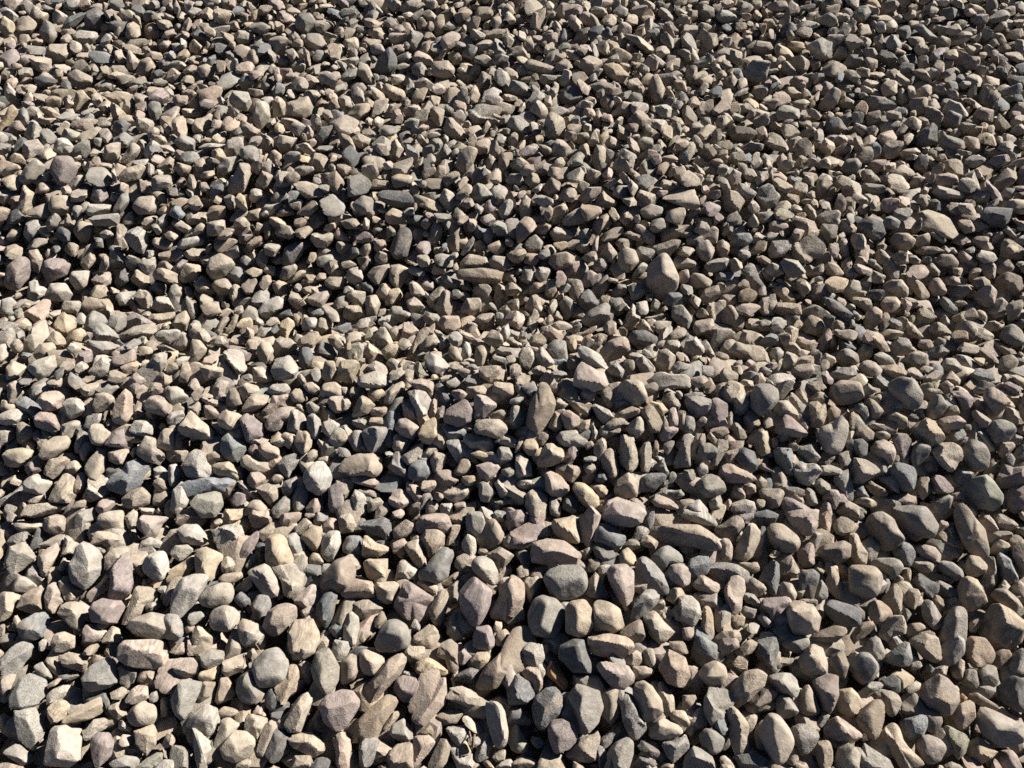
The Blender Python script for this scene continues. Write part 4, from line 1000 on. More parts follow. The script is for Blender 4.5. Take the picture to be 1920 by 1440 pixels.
b m 153,88 160,80 174,80 165,92
t r 175,92 176,78 188,78 190,92 182,98
k r 38,15 40,3 46,0 45,18
d r 182,65 192,62 192,78 186,75
t r 188,35 192,31 198,40 195,52 188,50
b r 28,50 48,48 52,55 42,61 32,58
b m 55,45 62,42 74,60 62,64 58,56
g r 0,55 2,32 12,38 15,48 10,56
@1600,720,1.6667
g r 38,0 52,-8 72,-5 78,10 77,22 70,29 55,26 45,18|large dark grey dome-shaped stone at the right
t r 78,10 85,5 98,7 101,12 90,13 86,17 79,14
g r 81,35 85,20 92,12 100,13 106,20 106,25 98,36 90,40|grey-tan egg-shaped stone standing upright at the right
p m 108,10 118,6 128,10 135,16 131,30 122,30 116,18|dark reddish-purple stone at the right
k m 144,15 150,5 158,4 168,10 177,20 170,28 160,38 150,26|large pinkish-white square stone at the right edge
b m 11,24 18,16 25,20 34,30 28,38 18,40|reddish-brown triangular stone at the right
g r 0,28 5,22 15,26 18,36 12,42 4,36
t r 38,40 39,33 46,31 60,38 61,48 55,51 47,48|cream plump rounded stone at the right
y a 61,48 75,42 83,37 92,45 104,58 98,66 90,71 80,66 72,58|large yellowish-tan rectangular brick-shaped stone at the right
k r 92,42 105,37 118,36 125,42 124,50 110,52 104,55|tan shell-shaped stone at the right
t r 102,36 108,25 115,24 121,32 115,36
k m 132,32 138,29 155,41 152,48 142,50
g r 147,55 155,42 168,40 180,45 184,52 175,64 160,70|large grey-brown round ball-shaped stone near the right edge
t m 165,36 175,27 182,29 187,38 184,48 178,42
g r 107,56 115,50 123,50 127,57 118,66 110,62
w r 132,55 138,52 148,55 160,74 152,76 146,68 138,60
g r 120,75 128,65 136,60 148,68 154,80 152,94 140,99 125,92|large grey-mauve guitar-pick-shaped stone at the right
t m 88,75 98,66 110,66 120,78 120,85 112,98 108,99 95,90|large tan faceted stone with a lit right face at the right
g r 63,80 66,70 74,65 88,72 86,78 75,92 68,93
b r 76,96 82,85 88,82 93,85 95,98 85,100
k m 17,75 25,65 35,63 44,68 49,80 42,92 35,85 25,82|pinkish-brown coarse stone at the right
p m 43,62 48,56 60,57 66,65 62,80 62,92 52,85
d m -2,75 -2,63 10,62 16,68 15,80 5,84|dark slate-grey pitted stone at the right
t a -4,100 0,82 12,84 25,92 30,98 22,105 10,113 -2,112|tan chunky angular stone just below and left of the pinkish-brown coarse stone
w r 0,52 -2,32 5,34 13,46 8,52
b r 0,60 5,50 14,48 24,56 22,62 12,65
k m 12,46 20,43 35,46 44,52 42,56 30,52 18,50
t r 23,60 26,53 35,53 42,58 38,63 28,62
s r 40,100 45,90 52,88 68,94 72,105 68,118 55,120 45,110|large dark blue-grey ball-shaped stone at the right
w a 27,106 35,104 49,104 50,115 52,124 40,118
p m 86,108 92,102 100,103 108,112 113,120 105,124 90,122
g a 111,108 118,92 125,96 138,102 125,110 115,116
l m 121,115 132,107 150,103 158,110 168,125 170,132 158,143 140,140 128,130|large olive-grey rough boulder-like stone near the right edge
p m 158,108 170,90 180,94 194,92 198,112 180,116 168,118|purplish-brown rough stone at the right edge
p m 169,125 178,116 195,114 200,140 180,146 172,138|mauve squat stone just below the purplish-brown rough stone
k a 36,132 42,126 60,124 76,133 72,137 50,137 42,143
t m 163,78 166,65 180,66 182,70 174,80 168,86
t r 142,100 152,95 155,82 162,92 160,98 150,101
w f 44,142 55,137 75,138 88,146 70,150 45,150
g m 88,132 105,124 112,128 108,140 100,148 90,142
k m 110,124 122,121 125,130 115,131
b m 13,114 20,110 38,120 38,126 30,128 22,122
t m -2,135 5,128 18,128 25,133 24,140 10,138
k m 0,145 5,135 15,140 14,146
l m 178,82 185,72 194,66 198,85 185,86
t r 183,52 192,47 198,55 190,57
d r 57,36 63,33 75,36 74,42 65,42
k r 70,32 78,29 81,38 74,37
k r 134,25 140,16 148,28 140,30
t r 85,0 92,-3 99,8 95,9
k m 96,2 105,-4 113,2 110,10 102,12
p m 165,2 175,-3 190,5 189,15 178,12
g m 132,8 145,-2 160,0 160,4 145,10 140,12
t a 19,16 30,11 32,16 29,24 24,20
g m 8,8 15,-2 27,8 20,12 12,14
g r 24,92 30,82 36,88 38,100 32,101
w m 106,15 114,15 116,24 110,24
k r 116,70 122,60 130,60 125,68 119,74
g r 125,45 132,46 133,52 127,52
g r 36,28 45,24 53,30 50,34 40,32
b m 70,120 75,105 85,106 86,122 78,130
k m 110,132 125,132 125,140 118,144
s m 2,115 10,114 18,128 5,128
g m 172,64 182,57 192,60 185,68
@0,420,2.5
p r 3,45 5,32 15,24 22,26 24,32 21,42 14,50 7,49|large dark mauve oval stone at the left edge
p m 31,35 34,26 45,26 54,28 50,38 42,42 36,44|mauve-grey pentagonal stone near the left edge
w r 18,8 20,-2 30,-4 33,3 28,11 22,13
t r 55,5 60,-2 69,0 70,8 66,14 60,13
w a 93,12 96,4 104,2 111,7 111,18 108,23 100,20|large pale blue-grey angular stone in the left half
t m 86,15 88,3 95,0 97,3 93,11 98,20 90,18
w r 132,16 135,12 148,9 154,12 152,16 137,19|pale grey flat bar-shaped stone in the left half
t m 113,12 117,10 131,14 126,20 117,18
t m 60,30 64,18 68,13 70,22 72,27 66,34 61,33
w r 52,42 54,36 66,35 68,40 65,48 57,49
k m 69,42 74,37 83,36 83,45 80,50 72,47
s a 82,28 83,18 88,19 95,27 95,33 83,33
w a 104,30 107,26 117,25 117,33 114,39 106,36
w m 21,55 22,44 28,41 30,46 35,49 33,54 26,59
w m 32,57 38,45 45,43 50,45 56,54 50,58|cream triangular stone with a tan stain in the left half
w m 115,60 117,55 126,54 131,65 120,66 114,63
w m 87,55 90,51 104,50 101,55 102,60 90,61
t m 101,55 105,50 113,50 115,56 112,65 105,62
t a 134,38 138,29 150,31 151,42 140,44 134,44|tan square block with a hollow face in the left half
t r 155,35 157,26 165,22 175,27 178,31 170,40 160,42|large round tan stone in the left half
g r 170,39 176,32 184,32 186,40 182,46 174,43
t m 145,45 152,38 158,44 158,51 148,51
t r 159,46 163,41 172,40 174,45 172,53 164,53
w m 172,52 175,45 180,47 182,55 175,60
k r 17,67 25,62 34,59 37,66 34,75 27,75|smooth pinkish drop-shaped stone near the left edge
w r 0,66 1,57 8,55 13,60 11,67 5,70
y m 39,77 43,70 48,66 58,72 58,77 50,84 43,82|smooth sandy rounded block in the left half
t m 67,62 70,57 83,56 88,66 80,69 70,65
g r 63,80 65,70 70,65 78,69 81,74 76,78 70,83
y r 50,87 55,80 61,78 65,82 62,88 54,89
t m 91,83 100,77 116,74 118,80 112,85 95,87
g m 70,80 75,75 86,80 91,85 80,88 73,88
w m 117,85 120,80 132,79 137,82 128,89 119,88
t a 131,92 136,83 142,82 147,88 142,93 136,96
t m 141,105 144,87 150,88 156,95 148,103
t m 34,88 40,80 45,82 51,90 46,93 38,92
t r 18,88 22,83 30,84 31,90 24,97 19,93
t r 25,98 30,90 40,89 42,94 35,102 28,102
w m 20,108 25,103 43,97 44,106 38,114 30,118|pale cream blunt stone just above the pinkish-white angular stone
w m 65,112 72,105 77,99 85,107 83,112 75,115
t m 89,108 100,103 106,107 104,112 95,112
t m 107,112 115,98 127,95 124,108 118,115 110,115|tan long blunt stone above and right of the tall pinkish-tan boot-shaped stone
k r 83,102 92,95 101,94 102,102 95,106 87,107
g a 66,88 80,88 92,92 80,98 72,100
w a 167,97 172,95 180,99 185,107 184,113 178,113
t m 149,107 155,106 168,108 166,114 155,117
t m 134,118 136,105 141,103 144,112 142,119
k m 96,118 101,111 108,112 111,118 105,122 97,122
t a 160,80 168,69 173,70 165,82
t m 168,82 176,69 180,68 180,74 174,82
t m 151,75 152,68 162,71 157,77
g r 126,55 128,47 133,45 136,52 136,62 130,64
g m 136,62 140,54 148,62 150,68 144,73 137,68
t m 98,42 102,34 108,38 115,41 112,49 104,47
t r 111,48 118,43 125,46 125,52 120,54
w r 0,15 0,8 7,12 5,17
t r 4,10 10,3 17,2 14,12 8,13
t m 22,22 27,19 33,26 29,37 23,34
t a 110,73 115,68 131,66 131,70 122,75
t a 128,75 133,68 139,65 142,71 140,80 134,80
k r 171,90 175,84 182,83 184,88 178,92
t m 4,108 10,103 20,107 15,115 5,117
w a 45,64 49,58 63,58 57,69 50,67
t m 68,52 72,46 78,46 86,54 78,57 70,57
b r 119,22 130,19 135,22 128,29 120,26
t r 137,21 145,19 153,20 150,28 142,27
@480,420,2.5
d r 100,20 105,8 110,2 116,5 117,15 113,25 105,27|dark grey rough almond-shaped stone left of centre
t r 40,10 43,7 56,7 58,13 52,18 45,17|smooth cream half-moon stone left of centre
k a 58,7 62,2 72,13 68,14 60,11
k a 60,13 72,15 73,17 65,24 61,20
d r 19,28 22,18 30,14 36,14 35,22 28,30 20,31
w m 44,27 47,25 58,22 60,28 52,33 46,31
w m 1,65 6,58 16,54 22,58 20,64 10,71 4,70|bright cream nodular stone left of centre
k m 37,56 45,52 53,50 55,55 50,63 42,61|tan faceted seed-shaped stone left of centre
w r 67,40 70,34 78,32 81,42 79,47 70,44|smooth pale grey-tan rounded cone left of centre
t f 84,38 88,33 100,30 100,35 93,47 87,44
t m 100,42 101,31 108,30 115,33 112,42 107,50 101,45
t r 82,60 84,54 90,53 93,60 90,69 83,68
t m 66,66 68,61 80,61 82,69 72,73 66,70
t m 68,54 72,50 83,51 80,61 73,61
t r 90,52 94,45 100,45 102,51 98,58 91,55
y r 97,58 100,50 107,48 110,54 103,62 98,61
k a 112,58 118,53 123,58 127,63 118,68 114,65|pink diamond-shaped stone near the centre
t r 134,63 140,50 145,50 147,60 146,68 140,70|tall brown cone-shaped stone near the centre
t r 127,57 135,49 140,45 143,47 140,55 133,61
t r 123,46 128,41 135,45 133,50 125,50
g a 139,40 143,34 150,38 154,43 150,50 143,48
b f 154,38 157,34 170,33 186,36 184,44 168,45 157,42|long flat brownish-grey slab near the centre
t m 152,30 160,23 172,24 174,30 166,33 155,33
t r 174,30 178,24 188,25 192,33 184,36|round coarse brown stone near the centre
y r 178,58 181,45 187,48 189,55 185,62 180,63|bright yellow-white oval stone near the centre
t a 154,62 158,56 168,55 170,65 160,72 155,68
t m 164,72 168,68 179,67 178,77 170,80
k m 136,75 140,69 152,69 153,77 146,83 140,80
y m 16,82 18,74 25,70 29,75 27,86 17,86
t r 45,78 48,70 55,70 58,76 50,83 45,81
w m 88,85 93,78 97,78 103,90 95,93 89,90
k a 109,85 111,73 114,73 122,80 115,87
b r 101,80 105,78 109,83 106,88 102,86
t r 113,100 120,85 125,80 130,82 122,92 118,102 122,104 114,103
t r 123,92 128,85 134,83 138,90 130,95 124,95
d a 44,95 48,87 55,90 64,99 55,102 46,98
t a 79,96 85,89 94,97 88,103 80,100
y r 94,95 100,90 108,91 105,100 98,102
y m 61,112 62,103 72,101 79,105 72,118 61,115|yellow-cream cube-shaped stone left of centre
w r 10,108 15,103 25,98 32,108 28,116 15,117|large pale grey rounded stone left of centre
t r 1,95 4,89 10,89 13,95 9,105 3,103
t r 13,92 15,86 25,86 32,92 25,98 15,99
d r 32,100 35,93 40,93 43,100 38,108 33,107
w m 126,100 130,97 140,100 146,108 138,114 130,110
t m 167,108 172,106 182,106 183,112 177,119 168,115
t r 144,95 150,92 155,102 152,104 146,100
w r 76,118 80,112 90,110 98,114 100,120 90,124 78,122|pale cream rounded stone above the dark grey rough triangular stone
w r 154,100 156,88 160,90 162,98 158,103
t r 164,105 165,93 170,91 173,97 170,107
k m 158,86 168,86 178,93 178,98 168,94
b r 143,18 147,2 152,0 153,10 153,22 146,20
t m 129,10 133,0 138,0 140,5 136,15 130,14
t m 17,42 20,33 30,30 31,36 25,42
y r 117,8 120,3 125,6 124,14 120,15
w r 5,35 8,31 14,32 15,38 10,39
t m 54,37 60,29 68,36 64,39
t m 33,45 37,38 45,38 46,44 38,47
t m 50,44 55,40 67,40 66,48 56,49
t r 77,22 80,16 86,15 87,20 82,27
k r 89,20 88,12 97,12 97,17 92,21
w r 171,8 174,3 178,6 176,17 171,14
t m 162,15 168,12 175,19 172,22 164,19
t m 49,115 51,103 58,103 61,110 55,119
k m -2,118 -2,108 5,107 12,114 10,120
s f 55,79 70,74 66,82 58,82
w r 73,78 78,72 85,70 86,78 78,81
g r 99,68 102,62 108,62 117,68 110,74 103,72
g r 58,60 62,54 70,55 70,65 62,68
s f 37,62 50,64 52,69 42,70
t m 12,45 17,42 24,45 23,54 15,53
@960,420,2.5
t r 101,45 102,32 108,25 115,21 120,28 125,40 124,48 118,54 110,56 103,50|largest smooth brown egg-shaped stone right of centre
t r 79,32 80,22 85,18 92,20 95,28 88,36 81,35
g r 61,32 64,26 70,26 72,32 68,36 62,35
k r 138,20 140,14 147,12 152,20 150,28 142,27
g r 52,72 58,65 70,59 76,65 76,72 62,77 54,76|smooth grey-brown pillow-shaped stone right of centre
d a 48,60 52,52 58,49 65,59 62,64 52,68
w a 83,78 86,68 91,59 97,68 95,73 86,78|pale tan arrowhead-shaped stone right of centre
s r 113,58 117,52 127,52 128,58 123,64 118,62
g m 120,70 120,62 128,61 135,70 135,79 127,78|slate grey faceted stone right of centre
t r 157,68 160,62 165,61 174,72 173,78 167,80 158,74|round tan knob-shaped stone right of centre
t a 146,62 157,60 157,72 155,77 147,74
t m 135,80 138,73 150,71 152,76 148,81 138,85
k a 141,55 145,49 155,46 157,52 150,60 143,60
t r 133,42 136,37 143,38 150,43 147,48 138,48
k r 124,42 126,36 132,34 133,42 128,46
t m 120,30 122,26 130,25 138,29 136,33 124,34
g a 172,35 178,30 182,31 187,46 183,51 178,45|grey rectangular upright bar right of centre
s m 150,42 155,36 165,36 168,42 158,43
t f 105,17 120,12 127,12 124,18 118,24 108,21
b m 110,10 115,3 125,1 131,2 124,10 114,13
t r 91,4 95,0 100,3 107,9 106,15 100,14
k r 82,7 87,5 98,8 97,13 88,11
g r 9,15 13,11 18,8 23,14 21,20 13,21
t r 27,28 30,23 40,21 47,25 44,32 32,35|brown rounded block right of centre
k m 41,35 43,29 50,28 53,33 50,38 43,38
k a 52,45 56,35 60,34 66,39 60,47 53,48
b m 58,52 68,40 72,38 72,47 66,55
t m 66,23 72,14 79,21 77,30 68,27
w m 6,42 9,32 16,32 18,42 12,45
w m 17,38 20,32 30,34 26,44 20,44
y m 25,47 27,42 33,42 34,52 30,58 24,55
t m 13,48 17,44 29,46 25,50 14,54
t r 10,62 14,55 19,53 22,62 27,68 20,70 12,65
w f 11,76 13,70 18,68 19,80 15,83|bright pale slate flake standing on edge right of centre
k m 24,80 30,77 38,82 38,88 28,88
g r 26,92 32,87 40,88 42,103 38,107 30,100|brownish-grey upright rounded stone right of centre
w r 5,98 8,93 14,93 18,102 14,110 7,107
w m 18,97 22,92 28,97 32,105 26,108 19,103
w r 49,95 51,91 57,93 66,98 72,108 68,111 60,107 53,103|large pale grey shield-shaped stone in the middle
k m 64,97 72,88 80,85 87,85 88,95 78,102 72,105|large cream-pink pitted block in the middle
k f 46,118 48,105 53,104 70,113 72,122 60,126 46,122|large pinkish flat slab in the middle
d r 87,85 91,80 100,80 109,85 107,91 92,91|dark grey oval stone with a pale tip right of centre
t a 93,78 98,70 108,82 105,83
t m 108,105 110,96 115,93 123,100 120,108 112,114
g m 92,103 98,98 106,108 105,115 98,113
g m 70,110 78,103 84,110 82,115 72,113
w r 113,92 118,87 125,88 127,94 122,98 115,95
w m 129,97 130,88 138,85 144,92 144,98 138,101|large pale block-shaped stone right of centre
w m 141,88 146,87 153,100 151,104 145,98
t m 149,90 153,79 162,79 170,81 160,90 150,95
t r 163,96 168,88 178,92 183,101 172,102|tan hump-shaped stone right of centre
w f 110,118 114,113 130,113 137,117 135,123 112,123|long pale flat slab at the centre bottom of the ridge
w m 119,108 125,103 134,106 132,111 122,113
t m 156,112 160,107 168,112 172,115 165,121 157,119
w a 177,78 184,73 194,71 194,80 185,81
t m 183,62 187,56 196,54 196,68 188,68
k r 156,55 160,53 168,54 168,60 160,62
t r 104,62 106,56 111,58 111,64 107,66
g r 35,60 40,54 46,58 46,68 40,72
w r 118,64 112,68 102,70 104,73 110,71
t m 157,8 162,-2 166,0 165,7 160,9
s r 163,15 168,8 178,7 180,12 175,18 166,18
y m 178,20 184,13 191,12 190,20 182,24
g m 130,10 138,8 144,9 143,15 132,16
w m 28,5 32,2 43,5 46,8 43,12 32,12
t r 49,10 52,3 58,4 60,10 56,14 50,12
k r 48,15 53,11 58,13 59,20 53,22 48,18
t m 76,13 82,11 88,12 88,20 82,20
g r 93,20 96,17 105,19 109,23 102,28 95,26
g r 75,50 80,45 86,46 86,52 80,55 75,53
t a 50,83 55,80 63,76 63,80 55,84
k m 68,77 72,73 78,73 78,83 72,85
t m 11,92 15,83 22,82 26,88 22,92
t m 14,110 20,106 25,108 25,113 18,113
t r 30,70 34,65 39,71 36,72
t m 60,92 65,83 70,84 66,92 62,95
@1440,420,2.5
d a 65,0 75,-5 85,-2 88,7 82,14 75,11 68,5|dark slate angular stone at the right
w m 0,20 3,13 17,12 17,18 12,24 0,26
t r 17,20 20,14 30,14 35,20 33,28 28,30 20,27|smooth brown loaf-shaped stone at the right
g a 39,10 40,0 53,1 51,10 45,14
t r 91,12 95,7 105,7 111,12 108,18 102,21 94,19|large pale tan pebble with a dimple at the right
w m 52,15 55,10 59,11 61,24 58,27 54,22
w r -3,35 2,29 10,32 12,37 5,40 -3,39
t r 80,26 82,19 87,20 93,27 87,31 82,30
g r 87,36 89,29 94,28 98,34 98,41 90,41|small smooth grey oval stone at the right
t f 110,20 116,17 125,17 134,20 125,23 112,23
b r 124,28 130,23 138,23 143,29 140,34 130,32|smooth mauve-brown almond-shaped stone at the right
t a 117,32 123,29 130,37 127,39 118,36
k m 138,8 141,6 151,11 146,17 138,14
t m 142,25 146,20 158,29 155,32 145,30
t m 151,13 156,9 165,10 169,18 165,22 158,18
k m 160,32 168,28 171,32 170,40 164,42 161,38
b r 170,45 173,39 180,36 190,40 191,48 184,54 175,50|large round pitted brown stone at the right edge
w a 55,37 60,29 68,38 63,42 57,40|pale grey pyramid-shaped stone at the right
t r 26,36 30,30 35,33 41,29 41,37 33,40 27,38
t r 41,33 45,28 52,31 57,38 50,40 42,37
w r 53,52 58,48 62,43 68,43 70,50 62,53
t m 69,42 77,37 78,45 75,51 71,47
t m 86,44 90,42 100,42 106,49 105,56 95,54 88,53|tan squared block at the right
t r 106,43 110,41 116,45 121,53 118,57 112,55
k r 120,48 123,41 128,40 134,48 133,53 124,54|pinkish-tan smooth block at the right
t m 84,60 88,55 96,55 101,61 98,67 87,67
t m 59,56 65,55 76,56 78,60 74,66
d a 40,56 44,54 55,60 64,68 62,74 55,72 45,63|long dark grey leaf-shaped stone at the right
k r 30,52 35,46 42,45 44,50 40,56 32,57
t m 26,78 28,70 33,68 40,72 43,78 36,83 28,82
k r 72,73 74,66 80,62 86,66 85,73 78,79 72,78
k r 82,78 86,67 90,67 92,73 88,81
t a 110,70 112,65 117,62 127,70 120,75 112,75
t m 119,80 124,74 130,73 138,82 135,84 125,83
s m 129,60 131,54 136,57 143,64 141,68 134,66
t m 138,70 145,66 152,65 154,70 148,76 140,74
k m 153,54 160,48 166,45 172,51 172,58 165,63 158,60|dusky pink pentagonal stone at the right
w r 160,65 168,58 176,55 180,60 178,68 170,70
g r 173,85 176,78 184,75 190,80 194,90 180,93|grey round stone below the large round pitted brown stone
w r 90,100 92,90 97,85 105,86 108,92 103,97 97,103|smooth pale grey bulb-shaped stone at the right
t r 98,104 105,98 112,95 120,98 118,106 110,109|tan pear-shaped stone with a pitted end at the right
w r 130,108 133,101 140,101 146,108 144,114 138,112|cream oval stone with a smooth face at the right
t m 103,82 104,73 108,74 115,83 112,86
b m 19,87 23,85 36,89 34,95 28,95
t r 12,93 14,89 20,89 25,95 24,99 16,97
k a 35,92 40,84 46,78 48,83 46,92 42,98
t m 11,103 14,96 20,98 25,103 18,110 12,110
g r 50,103 53,96 60,93 67,98 68,104 62,107
t m 65,98 72,90 78,92 79,98 70,104
t r 68,107 72,102 80,104 86,110 85,115 74,114
t r 17,110 22,106 32,105 35,110 30,116 20,115
w f 79,99 85,96 93,100 98,106 85,106
t m 82,108 95,105 106,112 98,117 86,114
t m 155,95 160,93 172,100 173,105 165,104
t m 168,90 172,88 185,95 187,100 178,99
t r 171,110 175,100 183,98 188,104 185,110 176,113
k m 112,92 114,87 122,87 124,92 118,95
g m 124,88 130,84 140,92 140,96 132,94
k m 6,62 8,59 24,60 25,68 18,71 5,67
t r -2,68 -2,55 4,53 7,60 2,68
y m 3,48 12,46 20,55 22,60 14,60 6,54
t m 5,42 10,41 20,49 19,53 10,47
g m 136,52 140,46 150,46 153,50 145,56 136,55
g a 118,96 130,91 136,96 128,102 120,104
g m 47,112 55,108 65,108 68,113 58,118 48,116
s a 151,115 158,108 168,112 170,117 158,120
t m 128,118 138,110 144,117 143,122 130,122
@0,0,3.3333
d m 47,12 49,6 54,4 59,8 59,15 55,18 49,16|dark grey blocky stone near the top left corner
s a 34,16 38,10 48,6 47,10 42,15
w m 41,20 44,17 54,18 56,21 52,25 44,24
g r 22,18 25,11 30,14 32,20 29,25 24,23
t r 26,30 28,25 38,25 41,29 38,34 30,36
y m -2,15 2,9 8,13 9,19 4,22
t m 16,10 19,3 28,8 26,13 19,13
t a 29,10 31,5 39,9 36,14 31,14
t m 9,16 15,12 21,15 17,19 11,19
b r 38,42 43,39 53,44 52,49 46,50 39,47|brown flat-faced stone near the top left
w a 2,54 4,46 10,53 12,59 7,60|pale blue-grey blade-shaped stone at the left edge
y m 0,70 5,60 9,58 10,64 6,70 1,75
p a 3,74 7,69 11,67 15,74 10,76|small dark red stone at the left edge
t m 41,58 43,52 47,51 52,57 47,63 42,63
t m 59,54 65,51 73,52 74,57 68,59 62,57
t r 69,62 70,55 75,55 76,62 73,66
g r 83,60 85,57 90,58 91,65 88,71 84,65
t r 108,72 110,67 117,66 120,72 115,76 109,75
w m 129,57 131,51 140,52 142,57 139,63 132,61|pale grey hexagonal stone in the upper left
t m 161,58 168,56 173,54 177,62 172,67 162,65|large pinkish-tan lumpy stone in the upper left
w m 142,68 144,58 151,57 152,66 147,74
t m 153,58 156,53 161,58 160,65 154,66
t r 111,38 116,36 121,39 120,44 113,45
y m 106,26 109,22 115,27 112,31 107,29
t m 131,20 134,17 143,18 142,25 134,25
g m 166,12 168,8 176,7 178,12 172,20 167,18|dark blue-grey stone at the top in the left half
t r 170,25 173,19 180,19 184,25 180,29
t a 71,38 72,27 79,35 75,41
t r 76,42 79,34 84,32 88,38 84,43
k m 91,44 97,38 104,43 98,47
w a 29,85 32,78 36,76 42,83 40,87 34,87
w m 13,88 13,80 22,78 24,84 18,89
g m 41,85 44,80 50,79 51,85 48,89
t m 58,90 59,81 68,80 67,90 62,92
w r 67,92 70,87 74,80 79,84 77,88 71,93
t r 66,100 70,95 80,92 83,96 80,101 70,102|tan smooth long stone in the left half
t m 87,95 95,88 98,90 97,97 90,95
t m 98,95 100,91 108,94 107,98 102,100
g m 127,84 130,77 137,77 136,83 130,88
t m 130,105 134,92 141,91 141,98 137,109 131,108|tall tan faceted stone in the left half
w m 122,94 126,89 134,88 132,95 127,100
t m 173,92 177,86 184,87 185,93 180,97|pinkish cube-shaped stone in the upper left
t m 145,102 147,96 154,99 153,104 148,107
g r 152,112 156,107 162,109 162,114 156,116
t m 109,92 114,89 117,93 114,98 110,97
t r 105,104 108,97 114,111 112,112
t r 74,116 78,111 86,110 90,116 88,120 78,121|round brown stone in the left half
t r 27,117 29,110 38,110 42,115 38,121 30,121|tan rounded stone just below the mauve-grey lumpy stone
w f 48,120 50,115 63,115 62,120 52,122
t m 9,118 13,105 20,109 18,117 12,121|tan upright block near the left edge
w m -2,112 -2,107 8,107 8,112 2,115
g r 10,102 14,94 20,89 26,94 22,101 14,104|grey rounded stone just left of the mauve-grey lumpy stone
p r 28,95 31,88 40,88 44,95 40,104 33,105|mauve-grey lumpy stone in the left half
p r 51,112 53,105 59,105 61,111 56,115
t m 38,105 43,98 48,99 46,106 42,108
t r 83,107 86,105 94,110 94,115 88,113
g m 63,118 68,110 73,109 72,115 66,122
t m 117,112 120,109 128,114 124,116
g m 146,92 153,90 155,100 148,98
t m 104,122 106,119 116,120 116,126 105,126
t m 137,124 140,119 147,117 147,124
p m 155,122 158,117 166,118 166,121
g m 98,80 102,75 110,78 109,85 103,86
w r 125,88 128,79 136,77 137,83 133,88
d m 177,78 180,72 187,71 186,77 180,83
t m 155,80 157,76 168,78 164,85 158,86
t a 146,84 148,75 154,78 153,86
y m 101,62 104,61 114,62 113,66 105,66
t r 5,90 7,86 12,87 15,92 8,93
t m 89,24 92,21 97,24 96,29 91,28
t r 147,45 150,43 154,49 150,53 147,50
g r 134,46 138,41 143,46 141,51 136,50
t m 164,37 167,34 172,36 171,41 166,41
g m 156,33 160,31 164,32 162,38 157,38
g r 176,33 178,28 183,29 184,34 180,36
g m 53,48 59,45 65,46 63,51 56,51
t r 82,18 84,15 92,18 90,22 84,21
g r 82,3 86,0 91,1 91,5 84,5
@640,0,3.3333
d r 19,40 21,32 27,27 31,32 31,38 27,44 22,42|dark grey round stone in the upper middle
t r 51,42 51,35 60,34 64,38 63,43 57,45|smooth cream tooth-shaped stone in the upper middle
t r 9,42 10,36 15,37 20,48 17,49
t r 22,52 25,47 35,51 36,55 30,57
w f 36,52 38,43 41,48 41,54 37,55
w f 16,66 19,57 27,55 25,63 18,67
g m 38,28 39,17 47,19 46,26 42,30
w m 122,48 125,39 129,40 131,48 126,50|small white angular stone in the upper middle
t r 102,37 106,33 118,37 123,40 120,42 108,40|long tan stone with scratches in the upper middle
t r 172,52 174,43 178,42 182,50 181,58 177,60|bright tan oval stone standing upright in the upper right
w r 93,70 95,66 100,65 107,71 105,76 98,74|smooth pale grey cushion-shaped stone near the centre
t r 114,72 115,65 119,63 125,67 126,73 121,80 115,77|brown egg-shaped stone near the centre
t r 86,60 89,57 98,60 95,65 88,64
g r 93,52 96,45 103,47 108,52 106,56 98,54
w r 110,44 113,42 122,43 121,46 114,48
k a 120,8 123,1 132,4 127,11 122,10
d m 122,54 127,50 134,50 136,56 130,59 123,58
t m 58,73 60,65 68,72 71,77 66,79 60,76
w m 71,62 77,61 85,63 84,68 76,70 72,66
t m 50,62 52,60 58,62 56,72 51,72
t r 64,96 66,86 71,82 77,84 74,92 69,98|large grey-tan oblong stone near the centre
d f 19,109 25,107 38,108 41,113 38,118 28,116 22,113|dark grey speckled almond-shaped stone in the left half
t r 41,111 44,110 52,113 58,118 54,119 44,116
w r 55,112 58,106 63,109 65,116 61,120 57,116
g m 72,108 76,103 80,104 85,110 78,114 73,112
t r 103,102 106,97 110,98 112,103 107,106
t m 115,98 118,94 127,95 129,101 124,103
b r 113,106 118,100 123,103 123,108 117,110
t r 92,102 95,98 102,98 102,104 96,104
t r 137,101 140,95 146,97 145,102 140,104
t m 133,112 138,105 146,105 145,110 137,115
t m 142,116 147,108 155,114 152,117
w r 166,80 170,77 175,78 175,83 170,85
t m 27,85 30,78 35,83 34,90 28,90
t r 52,98 55,93 59,94 58,100 54,102
t m 5,78 10,75 18,79 18,83 10,84
t m 28,98 30,92 41,88 38,98 30,100
t m 15,106 18,101 27,102 26,107
g r 6,115 12,110 19,112 19,120 10,121
t r 28,100 32,98 40,99 38,104 30,106
w r 88,118 92,113 96,112 96,120 91,124
t r 100,116 103,110 107,113 106,121 101,123
t m 24,122 28,117 34,119 37,126 27,126
p m 79,116 83,112 88,116 86,120 81,120
t m 165,112 168,107 178,110 176,115 168,117
w r 167,119 174,115 181,117 180,121 172,124
t m 155,122 160,118 165,123 160,127
t m 87,96 90,86 96,86 97,92 92,97
t a 81,96 83,86 87,90 84,97
g m 53,90 58,80 62,85 60,90
t r 3,65 8,59 15,58 16,62 8,69
w r -1,62 -1,53 5,55 7,60 2,64
d a 146,20 150,14 154,20 151,23|small black shiny chip at the top centre
t m 129,24 134,17 140,15 139,22 132,25
t r 155,25 157,18 161,23 159,28
t r 75,8 77,4 84,4 86,9 80,12
t m 106,15 108,7 113,8 113,18 108,20
t m 25,5 27,-1 33,0 35,5 30,7
t r 52,18 53,9 58,9 58,18 54,21
